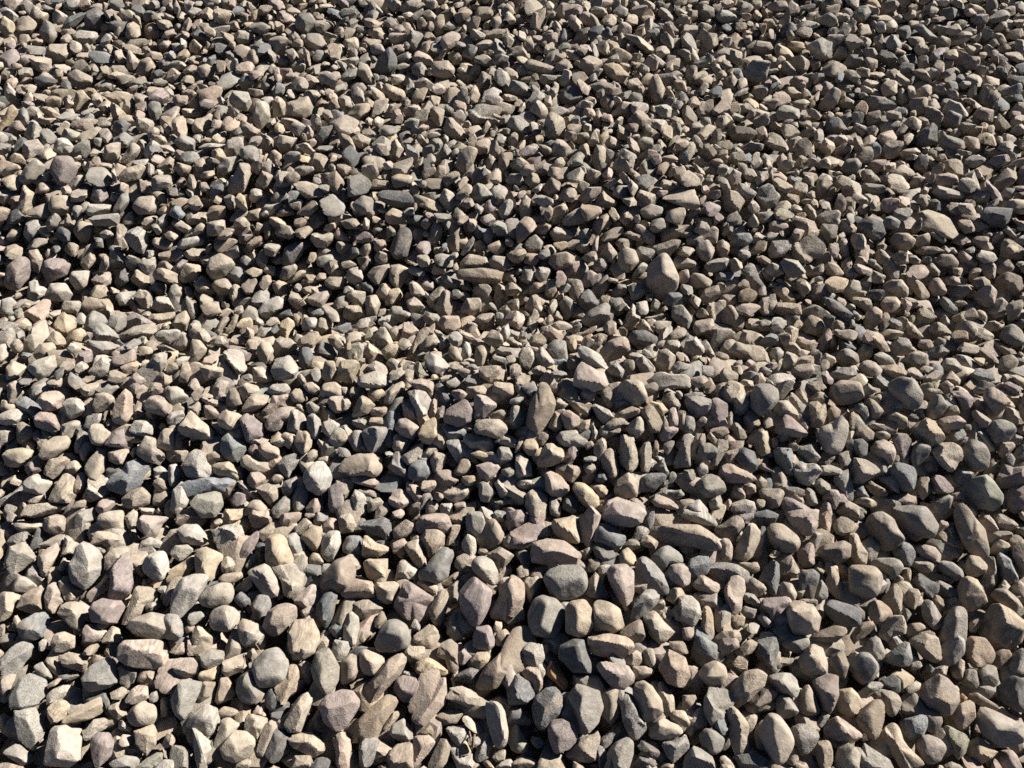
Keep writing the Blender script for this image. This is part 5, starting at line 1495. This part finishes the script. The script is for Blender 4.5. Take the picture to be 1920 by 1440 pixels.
t m 63,41 68,44 75,37 81,36 78,40 72,48
t r 76,48 79,40 84,43 83,50 78,53
k m 145,58 148,53 153,54 153,62 149,64
t r 98,42 100,37 107,38 108,42 102,43
t m 151,65 158,57 164,58 163,64 155,66
t a 141,72 144,61 147,65 146,72
t m 155,78 156,70 164,76 160,79
t m 131,80 133,75 138,74 140,78 135,82
w f 115,61 123,60 129,62 124,67 118,65
g m 138,115 128,118
w m 125,8 121,20
@1280,0,3.3333
w m 96,10 98,4 104,3 106,7 103,13 98,13|pale grey-green chunky stone at the top right
t r 76,60 82,51 87,48 89,52 87,58 82,63 77,62|large mauve-brown leaf-shaped stone in the upper right
g f 34,40 40,36 49,35 47,44 42,48 36,45|grey flat stone above and left of the dark slate angular stone
k m 154,35 157,31 167,32 167,38 160,40
d m 128,82 133,74 140,70 143,72 143,80 136,83|black flat stone in the upper right
k a 112,85 114,79 124,79 124,82 119,89 113,91|pinkish-red block-shaped stone in the upper right
b r 26,75 30,71 38,72 41,75 38,79 28,79
t r 46,80 50,75 55,77 60,83 58,86 50,84|smooth tan pebble with a shaded left side in the upper right
g r 89,95 92,90 98,89 101,93 97,98 91,98
g r 41,111 44,107 50,106 55,110 52,116 46,118|smooth round olive-grey stone in the upper right
w r 31,96 33,93 40,96 42,100 38,103
t r 61,107 64,102 70,104 70,110 67,113 62,110
t m 74,107 77,99 81,98 84,104 80,112 75,111|tan upright block in the upper right
t m 23,114 25,107 30,107 35,113 31,120 24,118
g m 100,98 102,94 106,96 112,102 104,104
g r 103,58 106,54 114,55 118,59 112,63 105,61
w m 121,50 123,48 127,55 124,60 121,58
t m 88,57 91,54 97,57 97,61 90,61
d m 79,74 82,65 88,66 92,73 85,76
g m 88,66 94,63 96,67 91,73
w m 146,62 150,56 156,58 161,65 156,67 148,65
g r 146,68 150,62 157,65 155,72 148,72
y m 175,72 177,63 182,68 185,72 180,75
k m 163,65 167,60 175,62 174,69 166,68
w f 170,93 175,88 183,87 184,91 176,96
t f 169,85 175,83 181,86 172,89
t m 158,80 160,76 166,78 168,84 163,88
g m 143,82 148,76 158,79 158,84 148,85
w m 105,72 100,78 96,72 97,69
t m 62,36 66,31 71,34 71,39 66,43
t m 54,40 58,34 64,40 62,44
t m 38,30 42,23 49,24 52,29 44,32
y m 57,27 60,23 68,24 69,28 64,30
w m 69,25 78,21 84,24 84,33 76,35 72,30|pale cream squat stone above the dark slate angular stone
t r 84,33 88,26 92,27 92,32 86,36
g r 90,36 94,31 101,31 102,35 96,40
d r 108,33 112,28 118,30 121,34 115,37
t m 107,22 112,19 115,28 110,28
g m 130,15 135,14 143,21 141,25 135,22
t r 8,10 12,2 18,5 18,10 12,12
t m 10,25 12,18 19,19 20,25 14,30
t r 1,45 3,37 8,37 8,44 4,48
t m 7,62 10,57 15,58 15,64 10,67
t r 0,62 3,59 8,66 7,71 0,71
t f 24,92 28,86 33,85 37,90 30,93
g f 31,83 38,80 46,81 44,85 36,86
t m 85,85 92,80 96,84 90,87 84,89
t m 63,92 66,87 71,90 68,95 63,95
k m 104,92 108,90 115,90 112,96 108,98
g f 130,93 133,87 139,88 137,95 131,96
t m 127,104 130,99 137,100 135,105 129,106
w m 139,108 142,104 153,107 158,111 145,112
g m 160,110 165,107 173,108 172,114 166,115
w r 178,110 181,106 187,106 186,112 180,112
t m 98,118 101,114 105,116 104,121 99,121
g m 100,107 102,103 112,104 116,107 108,110
t f 75,122 80,119 89,118 88,126 76,126
g m 43,126 42,120 50,119 53,124
t m 68,118 70,114 74,118 76,123 72,124
g r 2,120 6,116 10,117 8,122 3,124
t m 55,108 65,110 66,115 58,116
w m 70,42 80,49 75,48
g m 132,36 131,32 138,31 139,38 133,40
g r 121,38 124,35 130,36 130,41 124,42
t m 141,25 145,20 151,22 150,27 145,27
t r 12,97 16,93 20,95 18,99
t r 5,92 9,87 16,92 14,94
k r 108,52 114,44 104,46
t r 117,10 122,8 126,12 120,13
g m 160,11 164,8 172,8 172,13 166,15
"""

# ---------------------------------------------------------------- stones whose outlines were measured
class Stone: pass
stones = []
org = None
for line in OUTLINES.strip().splitlines():
    if line[0] == '@':
        org = [float(q) for q in line[1:].split(',')]
        continue
    a, _, lab = line.partition('|')
    w = a.split()
    P = np.array([[float(q) for q in p.split(',')] for p in w[2:]]) * org[2] + org[:2]
    if len(P) < 4: continue
    s = Stone(); s.col, s.shape, s.P, s.label = w[0], w[1], P, lab
    x, y = P.T
    cr = x * np.roll(y, -1) - y * np.roll(x, -1)
    s.area = abs(cr.sum()) / 2
    if s.area < 60: continue
    s.cen = np.array([((x + np.roll(x, -1)) * cr).sum(), ((y + np.roll(y, -1)) * cr).sum()]) / (3 * cr.sum())
    if cr.sum() < 0: s.P = P[::-1]
    stones.append(s)
stones.sort(key=lambda s: -s.area)

def poly_radius(Q, th):
    """distance from the origin to the outline Q along each angle (farthest crossing)"""
    A = Q; B = np.roll(Q, -1, 0)
    d = np.stack([np.cos(th), np.sin(th)], 1)
    E_ = B - A
    den = d[:, None, 0] * E_[None, :, 1] - d[:, None, 1] * E_[None, :, 0]
    den = np.where(abs(den) < 1e-12, 1e-12, den)
    t = (A[None, :, 0] * E_[None, :, 1] - A[None, :, 1] * E_[None, :, 0]) / den
    u = (A[None, :, 0] * d[:, None, 1] - A[None, :, 1] * d[:, None, 0]) / den
    ok = (u >= -1e-6) & (u <= 1 + 1e-6) & (t > 0)
    r = np.where(ok, t, 0).max(1)
    return np.where(r > 0, r, np.median(r[r > 0]) if (r > 0).any() else 0.01)

TH = np.linspace(-math.pi, math.pi, 361)[:-1]
def smooth_circ(r, deg):
    k = int(deg)
    g = np.exp(-0.5 * (np.arange(-2 * k, 2 * k + 1) / (deg * 0.5)) ** 2); g /= g.sum()
    return np.convolve(np.concatenate([r[-2 * k:], r, r[:2 * k]]), g, 'same')[2 * k:-2 * k]

def measured_stone(s, rank):
    u, v = s.cen
    d = CF + (u - W / 2) / FPX * CR - (v - HPX / 2) / FPX * CU
    t = 1.5
    sz_px = math.sqrt(s.area)
    for _ in range(8):                                  # meet the bed along the line of sight
        p = CP + t * d
        size = sz_px * t / FPX
        lift = size * s.lift
        t += (terrain(p[0], p[1]) + lift - p[2]) / d[2] * 0.9
    c = CP + t * d
    w3 = -d / np.linalg.norm(d)
    e1 = np.cross(w3, [0, 0, 1.0]); e1 = -e1 / np.linalg.norm(e1)
    if e1[0] < 0: e1 = -e1
    e2 = np.cross(w3, e1)
    Q3 = t * ((s.P[:, :1] - u) / FPX * CR - (s.P[:, 1:] - v) / FPX * CU)
    Q = np.stack([Q3 @ e1, Q3 @ e2], 1)
    rp = poly_radius(Q, TH)
    want = smooth_circ(rp, ROUND[s.shape])
    want *= math.sqrt((rp ** 2).mean() / (want ** 2).mean()) * s.grow
    ev, _ = np.linalg.eigh(np.cov((np.stack([np.cos(TH), np.sin(TH)], 1) * rp[:, None]).T))
    wid = math.sqrt(max(ev[0], 1e-9)) * 2.8             # narrow width of the outline
    up = np.array([e1[2], e2[2], w3[2]])                # the vertical in the stone's own axes
    planes = []
    A = Q; B = np.roll(Q, -1, 0)
    for a, b in zip(A, B):
        e = b - a; ln = np.linalg.norm(e)
        if ln < 1e-6: continue
        n2 = np.array([e[1], -e[0]]) / ln
        if n2 @ a < 0: n2 = -n2
        dist = max(n2 @ a, 0.3 * wid)
        for sg in (1, -1):
            tau = R(rng.uniform(8, 50)) * sg
            planes.append([n2[0] * math.cos(tau), n2[1] * math.cos(tau), math.sin(tau), dist * math.cos(tau)])
    thick = {'f': 0.32, 'r': 0.46, 'm': 0.48, 'a': 0.50}[s.shape] * wid
    nt_ = {'f': 1, 'r': 2, 'm': 3, 'a': 4}[s.shape]
    for k in range(nt_):
        n = up * rng.uniform(0.3, 0.9) + np.array([0, 0, 0.75]) + rng.normal(0, 1, 3) * {'f': 0.15, 'r': 0.28, 'm': 0.42, 'a': 0.50}[s.shape]
        n /= np.linalg.norm(n)
        planes.append([*n, thick * rng.uniform(0.82, 1.10)])
    # a ridge across the visible side: two faces that meet along a crest, one turned to the light and one away
    if rng.random() < {'f': 0.25, 'r': 0.40, 'm': 0.75, 'a': 0.85}[s.shape]:
        ra = rng.uniform(-0.5, 0.5) + math.atan2(_[1, 1], _[0, 1]) if rng.random() < 0.7 else rng.uniform(0, 3.14)
        per = np.array([-math.sin(ra), math.cos(ra), 0.0]); sh_ = rng.uniform(-0.28, 0.28) * wid
        for sg in (1, -1):
            tl = R(rng.uniform(22, 52))
            n = per * sg * math.sin(tl) + np.array([0, 0, math.cos(tl)])
            planes.append([*n, max(thick * 1.12 * math.cos(tl) + sg * sh_ * math.sin(tl), 0.25 * thick)])
    for k in range(2):
        n = np.array([0, 0, -1.0]) + rng.normal(0, 0.35, 3); n /= np.linalg.norm(n)
        planes.append([*n, thick * rng.uniform(0.9, 1.3)])
    planes = np.array(planes)
    p = PNORM[s.shape] * rng.uniform(0.85, 1.3)
    ring = np.stack([np.cos(TH), np.sin(TH), np.zeros_like(TH)], 1)
    have = radial(ring, planes, p)
    ratio = want / have
    # spread directions so that flat stones keep an even mesh
    D = DIRS[:LEV[s.lev][0]] * np.array([1, 1, 0.8])
    D = D / np.linalg.norm(D, axis=1)[:, None]
    rot = rng.uniform(0, 6.28); cr_, sr_ = math.cos(rot), math.sin(rot)
    D = np.stack([D[:, 0] * cr_ - D[:, 1] * sr_, D[:, 0] * sr_ + D[:, 1] * cr_, D[:, 2]], 1)
    V = D * radial(D, planes, p)[:, None]
    th = np.arctan2(V[:, 1], V[:, 0])
    k = np.interp(th, TH, ratio, period=2 * math.pi)
    k = np.where(np.hypot(D[:, 0], D[:, 1]) < 0.05, 1.0, k)
    V[:, 0] *= k; V[:, 1] *= k
    V *= (1 + lumps(V, size, RELIEF[s.shape]))[:, None]
    V = chip(V, {'r': 1, 'm': 4, 'a': 6, 'f': 3}[s.shape])
    s.c, s.size = c, size
    s.V = V[:, :1] * e1 + V[:, 1:2] * e2 + V[:, 2:] * w3   # world-oriented, about the centre
    s.wid = wid

N_THINGS = 300
def hull_area(P):
    pts = sorted(map(tuple, P))
    def half(seq):
        h = []
        for p in seq:
            while len(h) > 1 and (h[-1][0] - h[-2][0]) * (p[1] - h[-2][1]) - (h[-1][1] - h[-2][1]) * (p[0] - h[-2][0]) <= 0: h.pop()
            h.append(p)
        return h[:-1]
    H_ = np.array(half(pts) + half(pts[::-1])); x, y = H_.T
    return abs((x * np.roll(y, -1) - y * np.roll(x, -1)).sum()) / 2
for i, s in enumerate(stones):
    s.lev = 4 if i < 60 else 3 if i < 850 else 2
    cvx = s.area / hull_area(s.P)
    # partly hidden stones (notched or small outlines) lie lower and run on under their neighbours
    mt = math.sqrt(s.area) * np.linalg.norm(flat(*s.cen) - CP) / FPX          # size in metres
    hi = np.clip(0.55 * np.clip((mt - 0.02) / 0.045, 0, 1) + 2.2 * (cvx - 0.86) + (0.15 if s.label else 0) - (0.15 if s.col in 'dbs' else 0), 0, 1)
    s.lift = -0.16 + 0.42 * hi + rng.uniform(-0.10, 0.10) + (0.14 if s.cen[1] < 640 else 0.0)
    s.grow = 1.15 - 0.11 * hi
    measured_stone(s, i)

# ---------------------------------------------------------------- a height map of the bed, on which loose stones are dropped
CELL = 0.005
X0, X1, Y0, Y1 = -2.35, 2.35, -0.30, 3.10
NX, NY = int((X1 - X0) / CELL), int((Y1 - Y0) / CELL)
gx = X0 + (np.arange(NX) + 0.5) * CELL; gy = Y0 + (np.arange(NY) + 0.5) * CELL
GX, GY = np.meshgrid(gx, gy)
TG = terrain(GX, GY)
Hm = bed_floor(GX, GY)

def project(P):
    q = P - CP
    z = q @ CF
    return W / 2 + FPX * (q @ CR) / z, HPX / 2 - FPX * (q @ CU) / z, z

# prototypes of loose stones
protos = []
for i in range(72):
    sh = 'rmmmaaaaff'[i % 10]
    ax = np.sort(rng.uniform([0.85, 0.60, 0.40], [1.30, 0.95, 0.76]))[::-1]
    if sh == 'f': ax = ax * [1.1, 1.1, 0.62]
    # a closed cage of faces: spread directions (rejected when too alike), unequal distances
    n = []
    while len(n) < rng.integers(7, 12):
        q = rng.normal(0, 1, 3); q /= np.linalg.norm(q)
        if all(q @ o_ < 0.72 for o_ in n): n.append(q)
    rr = np.linalg.qr(rng.normal(0, 1, (3, 3)))[0]
    n = np.vstack([np.array(n), rr, -rr])
    pl = np.hstack([n, np.concatenate([rng.uniform(0.62, 0.98, len(n) - 6), rng.uniform(0.95, 1.15, 6)])[:, None]])
    V = DIRS[:642] * radial(DIRS[:642], pl, PNORM[sh] * rng.uniform(0.9, 1.3))[:, None]
    V = V * ax * 0.5
    V *= (1 + lumps(V, 1.0, RELIEF[sh] * 1.1))[:, None]
    V = chip(V, {'r': 1, 'm': 4, 'a': 6, 'f': 3}[sh])
    protos.append(V - V.mean(0))

PAL = 't' * 42 + 'g' * 18 + 'k' * 12 + 'w' * 8 + 'b' * 10 + 'd' * 4 + 'y' * 3 + 'p' * 3 + 's' * 2 + 'l' * 1
class Loose: pass
loose = []

def rand_rot(tilt):
    a = rng.uniform(0, 6.28); ca, sa = math.cos(a), math.sin(a)
    Rz = np.array([[ca, -sa, 0], [sa, ca, 0], [0, 0, 1]])
    ax = rng.normal(0, 1, 2); ax /= np.linalg.norm(ax); th = rng.normal(0, tilt)
    x, y = ax; c, s_ = math.cos(th), math.sin(th)
    Rt = np.array([[c + x * x * (1 - c), x * y * (1 - c), y * s_], [x * y * (1 - c), c + y * y * (1 - c), -x * s_], [-y * s_, x * s_, c]])
    b = rng.uniform(0, 6.28); cb, sb = math.cos(b), math.sin(b)
    return Rt @ Rz @ np.array([[1, 0, 0], [0, 1, 0], [0, 0, 1]]) @ np.array([[cb, -sb, 0], [sb, cb, 0], [0, 0, 1]])

def footprint(V):
    ix = np.floor(V[:, 0] / CELL + 0.5).astype(int); iy = np.floor(V[:, 1] / CELL + 0.5).astype(int)
    mx, my = ix.min(), iy.min(); w, h = ix.max() - mx + 1, iy.max() - my + 1
    k = (iy - my) * w + (ix - mx)
    lo = np.full(w * h, np.inf); hi = np.full(w * h, -np.inf)
    np.minimum.at(lo, k, V[:, 2]); np.maximum.at(hi, k, V[:, 2])
    m = np.isfinite(lo)
    kk = np.nonzero(m)[0]
    return kk % w + mx, kk // w + my, lo[m], hi[m]

def drop(V, cx, cy, keep=None):
    """try the centres (cx, cy) (cell indices); rest the stone on the lowest; keep(P)->bool may veto"""
    ox, oy, lo, hi = footprint(V)
    I = np.clip(cx[:, None] + ox, 0, NX - 1); J = np.clip(cy[:, None] + oy, 0, NY - 1)
    gap = np.sort(Hm[J, I] - lo, 1)
    z = gap[:, int(gap.shape[1] * 0.93)]                       # settles a touch into its neighbours
    rel = z - TG[np.clip(cy, 0, NY - 1), np.clip(cx, 0, NX - 1)]
    return rel, z, (ox, oy, lo, hi)

def settle(V, j, cx, cy, z, fp, lev, top):
    ox, oy, lo, hi = fp
    I = np.clip(cx[j] + ox, 0, NX - 1); J = np.clip(cy[j] + oy, 0, NY - 1)
    Hm[J, I] = np.maximum(Hm[J, I], hi + z[j])
    L_ = Loose(); L_.c = np.array([X0 + (cx[j] + 0.5) * CELL, Y0 + (cy[j] + 0.5) * CELL, z[j]])
    L_.V = V; L_.lev = lev; L_.col = PAL[rng.integers(len(PAL))]; L_.top = top
    loose.append(L_)
    return L_

def size_draw():
    return float(np.clip(0.055 * math.exp(rng.normal(0, 0.28)), 0.028, 0.100))

# the body of the bed, under the surface
vis_u, vis_v, _z = project(np.stack([GX, GY, TG], 2).reshape(-1, 3))
INVIEW = ((vis_u > -130) & (vis_u < W + 130) & (vis_v > -110) & (vis_v < HPX + 170)).reshape(NY, NX)
LEVEL = -0.014
n_tot = 0
while n_tot < 9000:
    low = np.nonzero((Hm - TG).ravel() < LEVEL - 0.012)[0]
    if len(low) < 0.10 * NX * NY: break
    for _ in range(220):
        V = protos[rng.integers(len(protos))] @ rand_rot(0.55).T * size_draw()
        c = low[rng.integers(len(low), size=7)]
        cx, cy = c % NX, c // NX
        rel, z, fp = drop(V[:642], cx, cy)
        j = int(np.argmin(rel))
        if rel[j] + fp[3].max() > 0.022: continue
        settle(V, j, cx, cy, z, fp, 1, False)
    n_tot += 220

# the measured stones go in on top; what stands in front of one or pokes through it sinks away
SC = 0.25
MW, MH = int(W * SC), int(HPX * SC)
mask = np.full((MH, MW), np.inf)                            # distance of the nearest measured stone in each sight line
for s in stones:
    P = s.c + s.V
    u, v, z = project(P)
    x0, x1 = int(max(u.min() * SC, 0)), int(min(u.max() * SC + 1, MW)); y0, y1 = int(max(v.min() * SC, 0)), int(min(v.max() * SC + 1, MH))
    if x1 > x0 and y1 > y0:
        px, py = np.meshgrid((np.arange(x0, x1) + 0.5) / SC, (np.arange(y0, y1) + 0.5) / SC)
        a = s.P; b = np.roll(s.P, -1, 0)
        ins = np.zeros(px.shape, bool)
        for (ax_, ay_), (bx_, by_) in zip(a, b):
            cnd = ((ay_ > py) != (by_ > py)) & (px < (bx_ - ax_) * (py - ay_) / ((by_ - ay_) or 1e-9) + ax_)
            ins ^= cnd
        zz = float(np.linalg.norm(s.c - CP)) - 0.25 * s.wid
        sub = mask[y0:y1, x0:x1]
        sub[ins] = np.minimum(sub[ins], zz)
    ix = np.clip(((P[:, 0] - X0) / CELL).astype(int), 0, NX - 1); iy = np.clip(((P[:, 1] - Y0) / CELL).astype(int), 0, NY - 1)
    np.maximum.at(Hm, (iy, ix), P[:, 2])

def in_front(P):
    """share of a stone's points that stand in front of a measured stone, and share that shows beside them"""
    u, v, z = project(P)
    x = (u * SC).astype(int); y = (v * SC).astype(int)
    ok = (x >= 0) & (x < MW) & (y >= 0) & (y < MH)
    if not ok.any(): return 0.0, 1.0
    dist = np.linalg.norm(P - CP, axis=1)
    mk = mask[np.clip(y, 0, MH - 1), np.clip(x, 0, MW - 1)]
    f = ok & (dist < mk + 0.002) & np.isfinite(mk)
    return f.sum() / len(P), ((~np.isfinite(mk)) & ok).sum() / len(P)

kept = []
for L_ in loose:
    P = L_.c + L_.V[:162]
    for _ in range(6):
        f, o = in_front(P)
        if f < 0.04: break
        L_.c = L_.c - np.array([0, 0, 0.008]); P = L_.c + L_.V[:162]
    kept.append(L_)
loose = kept

# the loose stones that make up the rest of the surface
masked = np.zeros((NY, NX), bool)
fu, fv = (vis_u * SC).astype(int), (vis_v * SC).astype(int)
okf = (fu >= 0) & (fu < MW) & (fv >= 0) & (fv < MH)
mm = np.zeros(NX * NY, bool)
mm[okf] = np.isfinite(mask[fv[okf], fu[okf]])
masked = mm.reshape(NY, NX)
DENSE = INVIEW & (vis_v.reshape(NY, NX) > 660)            # where nearly every stone was measured, the rest only peeps through
n_try = 0
while n_try < 26000:
    low = np.nonzero(((Hm - TG) < 0.000).ravel() & ~masked.ravel())[0]
    if len(low) < 0.03 * NX * NY: break
    for _ in range(400):
        n_try += 1
        sc_ = size_draw() * (1.0 if n_try < 14000 else 0.72)
        V = protos[rng.integers(len(protos))] @ rand_rot(0.85).T * sc_
        c = low[rng.integers(len(low), size=9)]
        cx, cy = c % NX, c // NX
        if sc_ < 0.046 and DENSE[cy[0], cx[0]]: continue
        rel, z, fp = drop(V[:642], cx, cy)
        for j in np.argsort(rel)[:3]:
            if rel[j] + fp[3].max() > (0.022 if DENSE[cy[j], cx[j]] else 0.052): break
            P = V[:162] + np.array([X0 + (cx[j] + 0.5) * CELL, Y0 + (cy[j] + 0.5) * CELL, z[j]])
            if INVIEW[cy[j], cx[j]] and in_front(P)[0] > 0.06: continue
            settle(V, j, cx, cy, z, fp, 2 if INVIEW[cy[j], cx[j]] else 1, True)
            break
# detail follows what shows: a coarse depth buffer over every stone
zb = np.full(MW * MH, np.inf); ids = np.full(MW * MH, -1)
everything = stones + loose
for k, s in enumerate(everything):
    u, v, z = project(s.c + s.V[:642])
    x = (u * SC).astype(int); y = (v * SC).astype(int)
    ok = (z > 0.05) & (x >= 0) & (x < MW) & (y >= 0) & (y < MH)
    if not ok.any(): continue
    q = y[ok] * MW + x[ok]; zz = z[ok]
    o_ = np.argsort(-zz); q = q[o_]; zz = zz[o_]
    w_ = zz < zb[q]
    zb[q[w_]] = zz[w_]; ids[q[w_]] = k
seen = np.bincount(ids[ids >= 0], minlength=len(everything))
for k, s in enumerate(everything):
    if k >= len(stones): s.lev = 3 if seen[k] > 90 else 2 if seen[k] > 16 else 1 if (seen[k] > 0 or s.c[2] + s.V[:, 2].max() > terrain(s.c[0], s.c[1]) - 0.010) else 0
print('loose', len(loose), 'tries', n_try)

# ---------------------------------------------------------------- link: the 300 largest as things, everything else as one bed of gravel
for s in stones[:N_THINGS]:
    base = s.c + np.array([0, 0, s.V[:, 2].min()])
    V = s.V - np.array([0, 0, s.V[:, 2].min()])
    T = np.tile(tint(s.col), (len(V), 1)); S_ = np.tile(seedvec(), (len(V), 1))
    if 'speckled' in s.label or 'granite' in s.label: T[:, 3] = 0.5
    o = link('gravel_stone', build_mesh('gravel_stone', V, LEV[s.lev][1], T, S_), base)
    o['label'] = s.label
    o['category'] = 'stone'
    o['group'] = 'stones of the gravel bed'

VV, FF, TT, SS = [], [], [], []
off = 0
for s in stones[N_THINGS:] + loose:
    n, F = LEV[s.lev]
    V = (s.V[:n] + s.c)
    VV.append(V); FF.append(F + off); off += n
    tt = tint(s.col)
    if s.label if hasattr(s, 'label') else False:
        if 'speckled' in s.label: tt[3] = 0.45
    TT.append(np.tile(tt, (n, 1))); SS.append(np.tile(seedvec(), (n, 1)))
g = link('gravel', build_mesh('gravel', np.vstack(VV), np.vstack(FF), np.vstack(TT), np.vstack(SS)))
g['kind'] = 'stuff'
g['label'] = 'mixed tan, grey and pink gravel filling the bed between the larger stones'
g['category'] = 'gravel'
print('gravel tris', sum(len(f) for f in FF))

# ---------------------------------------------------------------- the ground under and around the bed
n = 200
lin = np.sign(np.linspace(-1, 1, n)) * (np.abs(np.linspace(-1, 1, n)) ** 2.6) * 60
gxx, gyy = np.meshgrid(lin, lin + 1.5)
inside = np.clip(np.maximum(np.abs(gxx) - 2.2, np.abs(gyy - 1.4) - 1.6) / 0.4, 0, 1)
gz = bed_floor(np.clip(gxx, -3, 3), np.clip(gyy, -1, 4)) * (1 - inside) - 0.030 + 0.020 * inside
GV = np.stack([gxx, gyy, gz], 2).reshape(-1, 3)
q = np.arange(n * n).reshape(n, n)
GF = np.stack([q[:-1, :-1], q[:-1, 1:], q[1:, 1:], q[1:, :-1]], 2).reshape(-1, 4)
me = bpy.data.meshes.new('ground'); me.from_pydata(GV.tolist(), [], GF.tolist())
me.materials.append(plain('gravelly soil', (0.10, 0.08, 0.06), (0.30, 0.24, 0.18), 22.0, 1.0))
go = link('ground', me); go['kind'] = 'structure'

# ---------------------------------------------------------------- dry plant litter caught between the stones
def on_bed(u, v, lift=0.004):
    d = CF + (u - W / 2) / FPX * CR - (v - HPX / 2) / FPX * CU
    for t in np.arange(1.0, 3.2, 0.003):
        p = CP + t * d
        i, j = int((p[0] - X0) / CELL), int((p[1] - Y0) / CELL)
        if 0 <= i < NX and 0 <= j < NY and p[2] < Hm[j, i] + lift: break
    return p

STRAW = plain('dry straw', (0.17, 0.14, 0.09), (0.30, 0.25, 0.17), 300.0, 0.2)
TWIG = plain('dry twig bark', (0.10, 0.07, 0.045), (0.28, 0.21, 0.14), 400.0, 0.5)
LEAF = plain('dry leaf', (0.20, 0.16, 0.09), (0.38, 0.32, 0.20), 200.0, 0.3)

def tube(points, r0, r1, sides=6):
    P = np.array(points); n = len(P); V = []; F = []
    for i in range(n):
        t = P[min(i + 1, n - 1)] - P[max(i - 1, 0)]; t /= np.linalg.norm(t)
        a = np.cross(t, [0.3, 0.2, 0.93]); a /= np.linalg.norm(a); b_ = np.cross(t, a)
        r = r0 + (r1 - r0) * i / (n - 1)
        for k in range(sides):
            th = 2 * math.pi * k / sides
            V.append(P[i] + r * (math.cos(th) * a + math.sin(th) * b_))
    for i in range(n - 1):
        for k in range(sides):
            q = (k + 1) % sides
            F.append((i * sides + k, i * sides + q, (i + 1) * sides + q, (i + 1) * sides + k))
    F.append(tuple(range(sides))[::-1]); F.append(tuple((n - 1) * sides + k for k in range(sides)))
    return V, F

def litter(name, label, cat, strands, mat, group=None):
    V, F = [], []
    for pts, r0, r1 in strands:
        v, f = tube(pts, r0, r1)
        F += [tuple(k + len(V) for k in q) for q in f]; V += v
    V = np.array(V); base = np.array([V[:, 0].mean(), V[:, 1].mean(), V[:, 2].min()])
    me = bpy.data.meshes.new(name); me.from_pydata((V - base).tolist(), [], F)
    for p in me.polygons: p.use_smooth = True
    me.materials.append(mat)
    o = link(name, me, base); o['label'] = label; o['category'] = cat
    if group: o['group'] = group
    return o

def path(uv, lift):
    P = [on_bed(u, v, l) for (u, v), l in zip(uv, lift)]
    z = [p[2] for p in P]; m = max(z) - 0.012
    return [np.array([p[0], p[1], max(p[2], m)]) for p in P]

litter('dry_twig', 'short crooked dark twig beside the small cream chunk near the bottom', 'twig',
       [(path([(880, 1372), (883, 1384), (882, 1395), (884, 1408)], [.004, .006, .005, .004]), 0.0019, 0.0011)], TWIG, 'dry litter')
litter('dry_twig', 'short forked twig curving right of the crooked dark twig near the bottom', 'twig',
       [(path([(890, 1377), (889, 1390), (887, 1400), (884, 1409)], [.004, .006, .006, .004]), 0.0022, 0.0012),
        (path([(889, 1390), (892, 1398), (893, 1404)], [.006, .006, .004]), 0.0013, 0.0008)], TWIG, 'dry litter')
st = []
for k in range(7):
    a = np.array([1372 + rng.uniform(-6, 6), 1243 + rng.uniform(-3, 5)]); ang = rng.uniform(-0.5, 0.6); ln = rng.uniform(16, 27)
    b_ = a + ln * np.array([math.cos(ang), math.sin(ang) * 0.6 + 0.15])
    st.append((path([a, (a + b_) / 2 + rng.normal(0, 1.5, 2), b_], [.005, .008, .005]), 0.0009, 0.0006))
litter('straw_tuft', 'small tuft of dry straw between stones near the bottom right', 'straw', st, STRAW, 'dry litter')
st = []
for k in range(4):
    o_ = rng.normal(0, 2.2, 2)
    st.append((path([np.array([577, 555]) + o_, np.array([564, 565]) + o_ * 1.3, np.array([549, 578]) + o_ * 1.8], [.006, .008, .005]), 0.0011, 0.0007))
litter('straw_tuft', 'few grey dry straws lying below the bright cream nodular stone', 'straw', st, STRAW, 'dry litter')
litter('straw_stalk', 'thin dry stem poking up from the dark blue-grey flat-topped stone', 'straw',
       [(path([(1482, 841), (1488, 834), (1492, 826)], [.004, .012, .022]), 0.0012, 0.0007)], STRAW, 'dry litter')
litter('straw_stalk', 'thin pale stem standing beside the large brownish-grey rounded stone in the lower left', 'straw',
       [(path([(489, 1207), (489, 1215), (491, 1225)], [.012, .008, .003]), 0.0012, 0.0008)], STRAW, 'dry litter')

tip = on_bed(1450, 1046, 0.006)
lf = bpy.data.objects.new('dry_leaf', None); scene.collection.objects.link(lf); lf.location = tip
lf['label'] = 'tiny curled dry leaf balanced on the tip of the pointed shield-shaped stone'
lf['category'] = 'leaf'; lf['group'] = 'dry litter'
V, F = [], []
for i in range(9):
    t = i / 8 * 2 - 1
    for j, sgn in enumerate((-1, 0, 1)):
        wv = 0.0042 * (1 - t * t) * sgn
        for h_ in (0.0, 0.0006):
            V.append((t * 0.0092 - 0.004, wv, 0.010 + 0.0022 * abs(sgn) + 0.0025 * t * t + h_))
for i in range(8):
    for j in range(2):
        a = i * 6 + j * 2
        F += [(a + 1, a + 7, a + 9, a + 3), (a, a + 2, a + 8, a + 6)]
    a = i * 6
    F += [(a, a + 6, a + 7, a + 1), (a + 4, a + 5, a + 11, a + 10)]
me = bpy.data.meshes.new('blade'); me.from_pydata(V, [], F); me.materials.append(LEAF)
bl = link('blade', me); bl.parent = lf
v, f = tube([(0, 0, -0.002), (0.0012, 0, 0.005), (0.0005, 0, 0.0105)], 0.0007, 0.0006)
me = bpy.data.meshes.new('stem'); me.from_pydata([tuple(q) for q in v], [], f); me.materials.append(LEAF)
sm = link('stem', me); sm.parent = lf
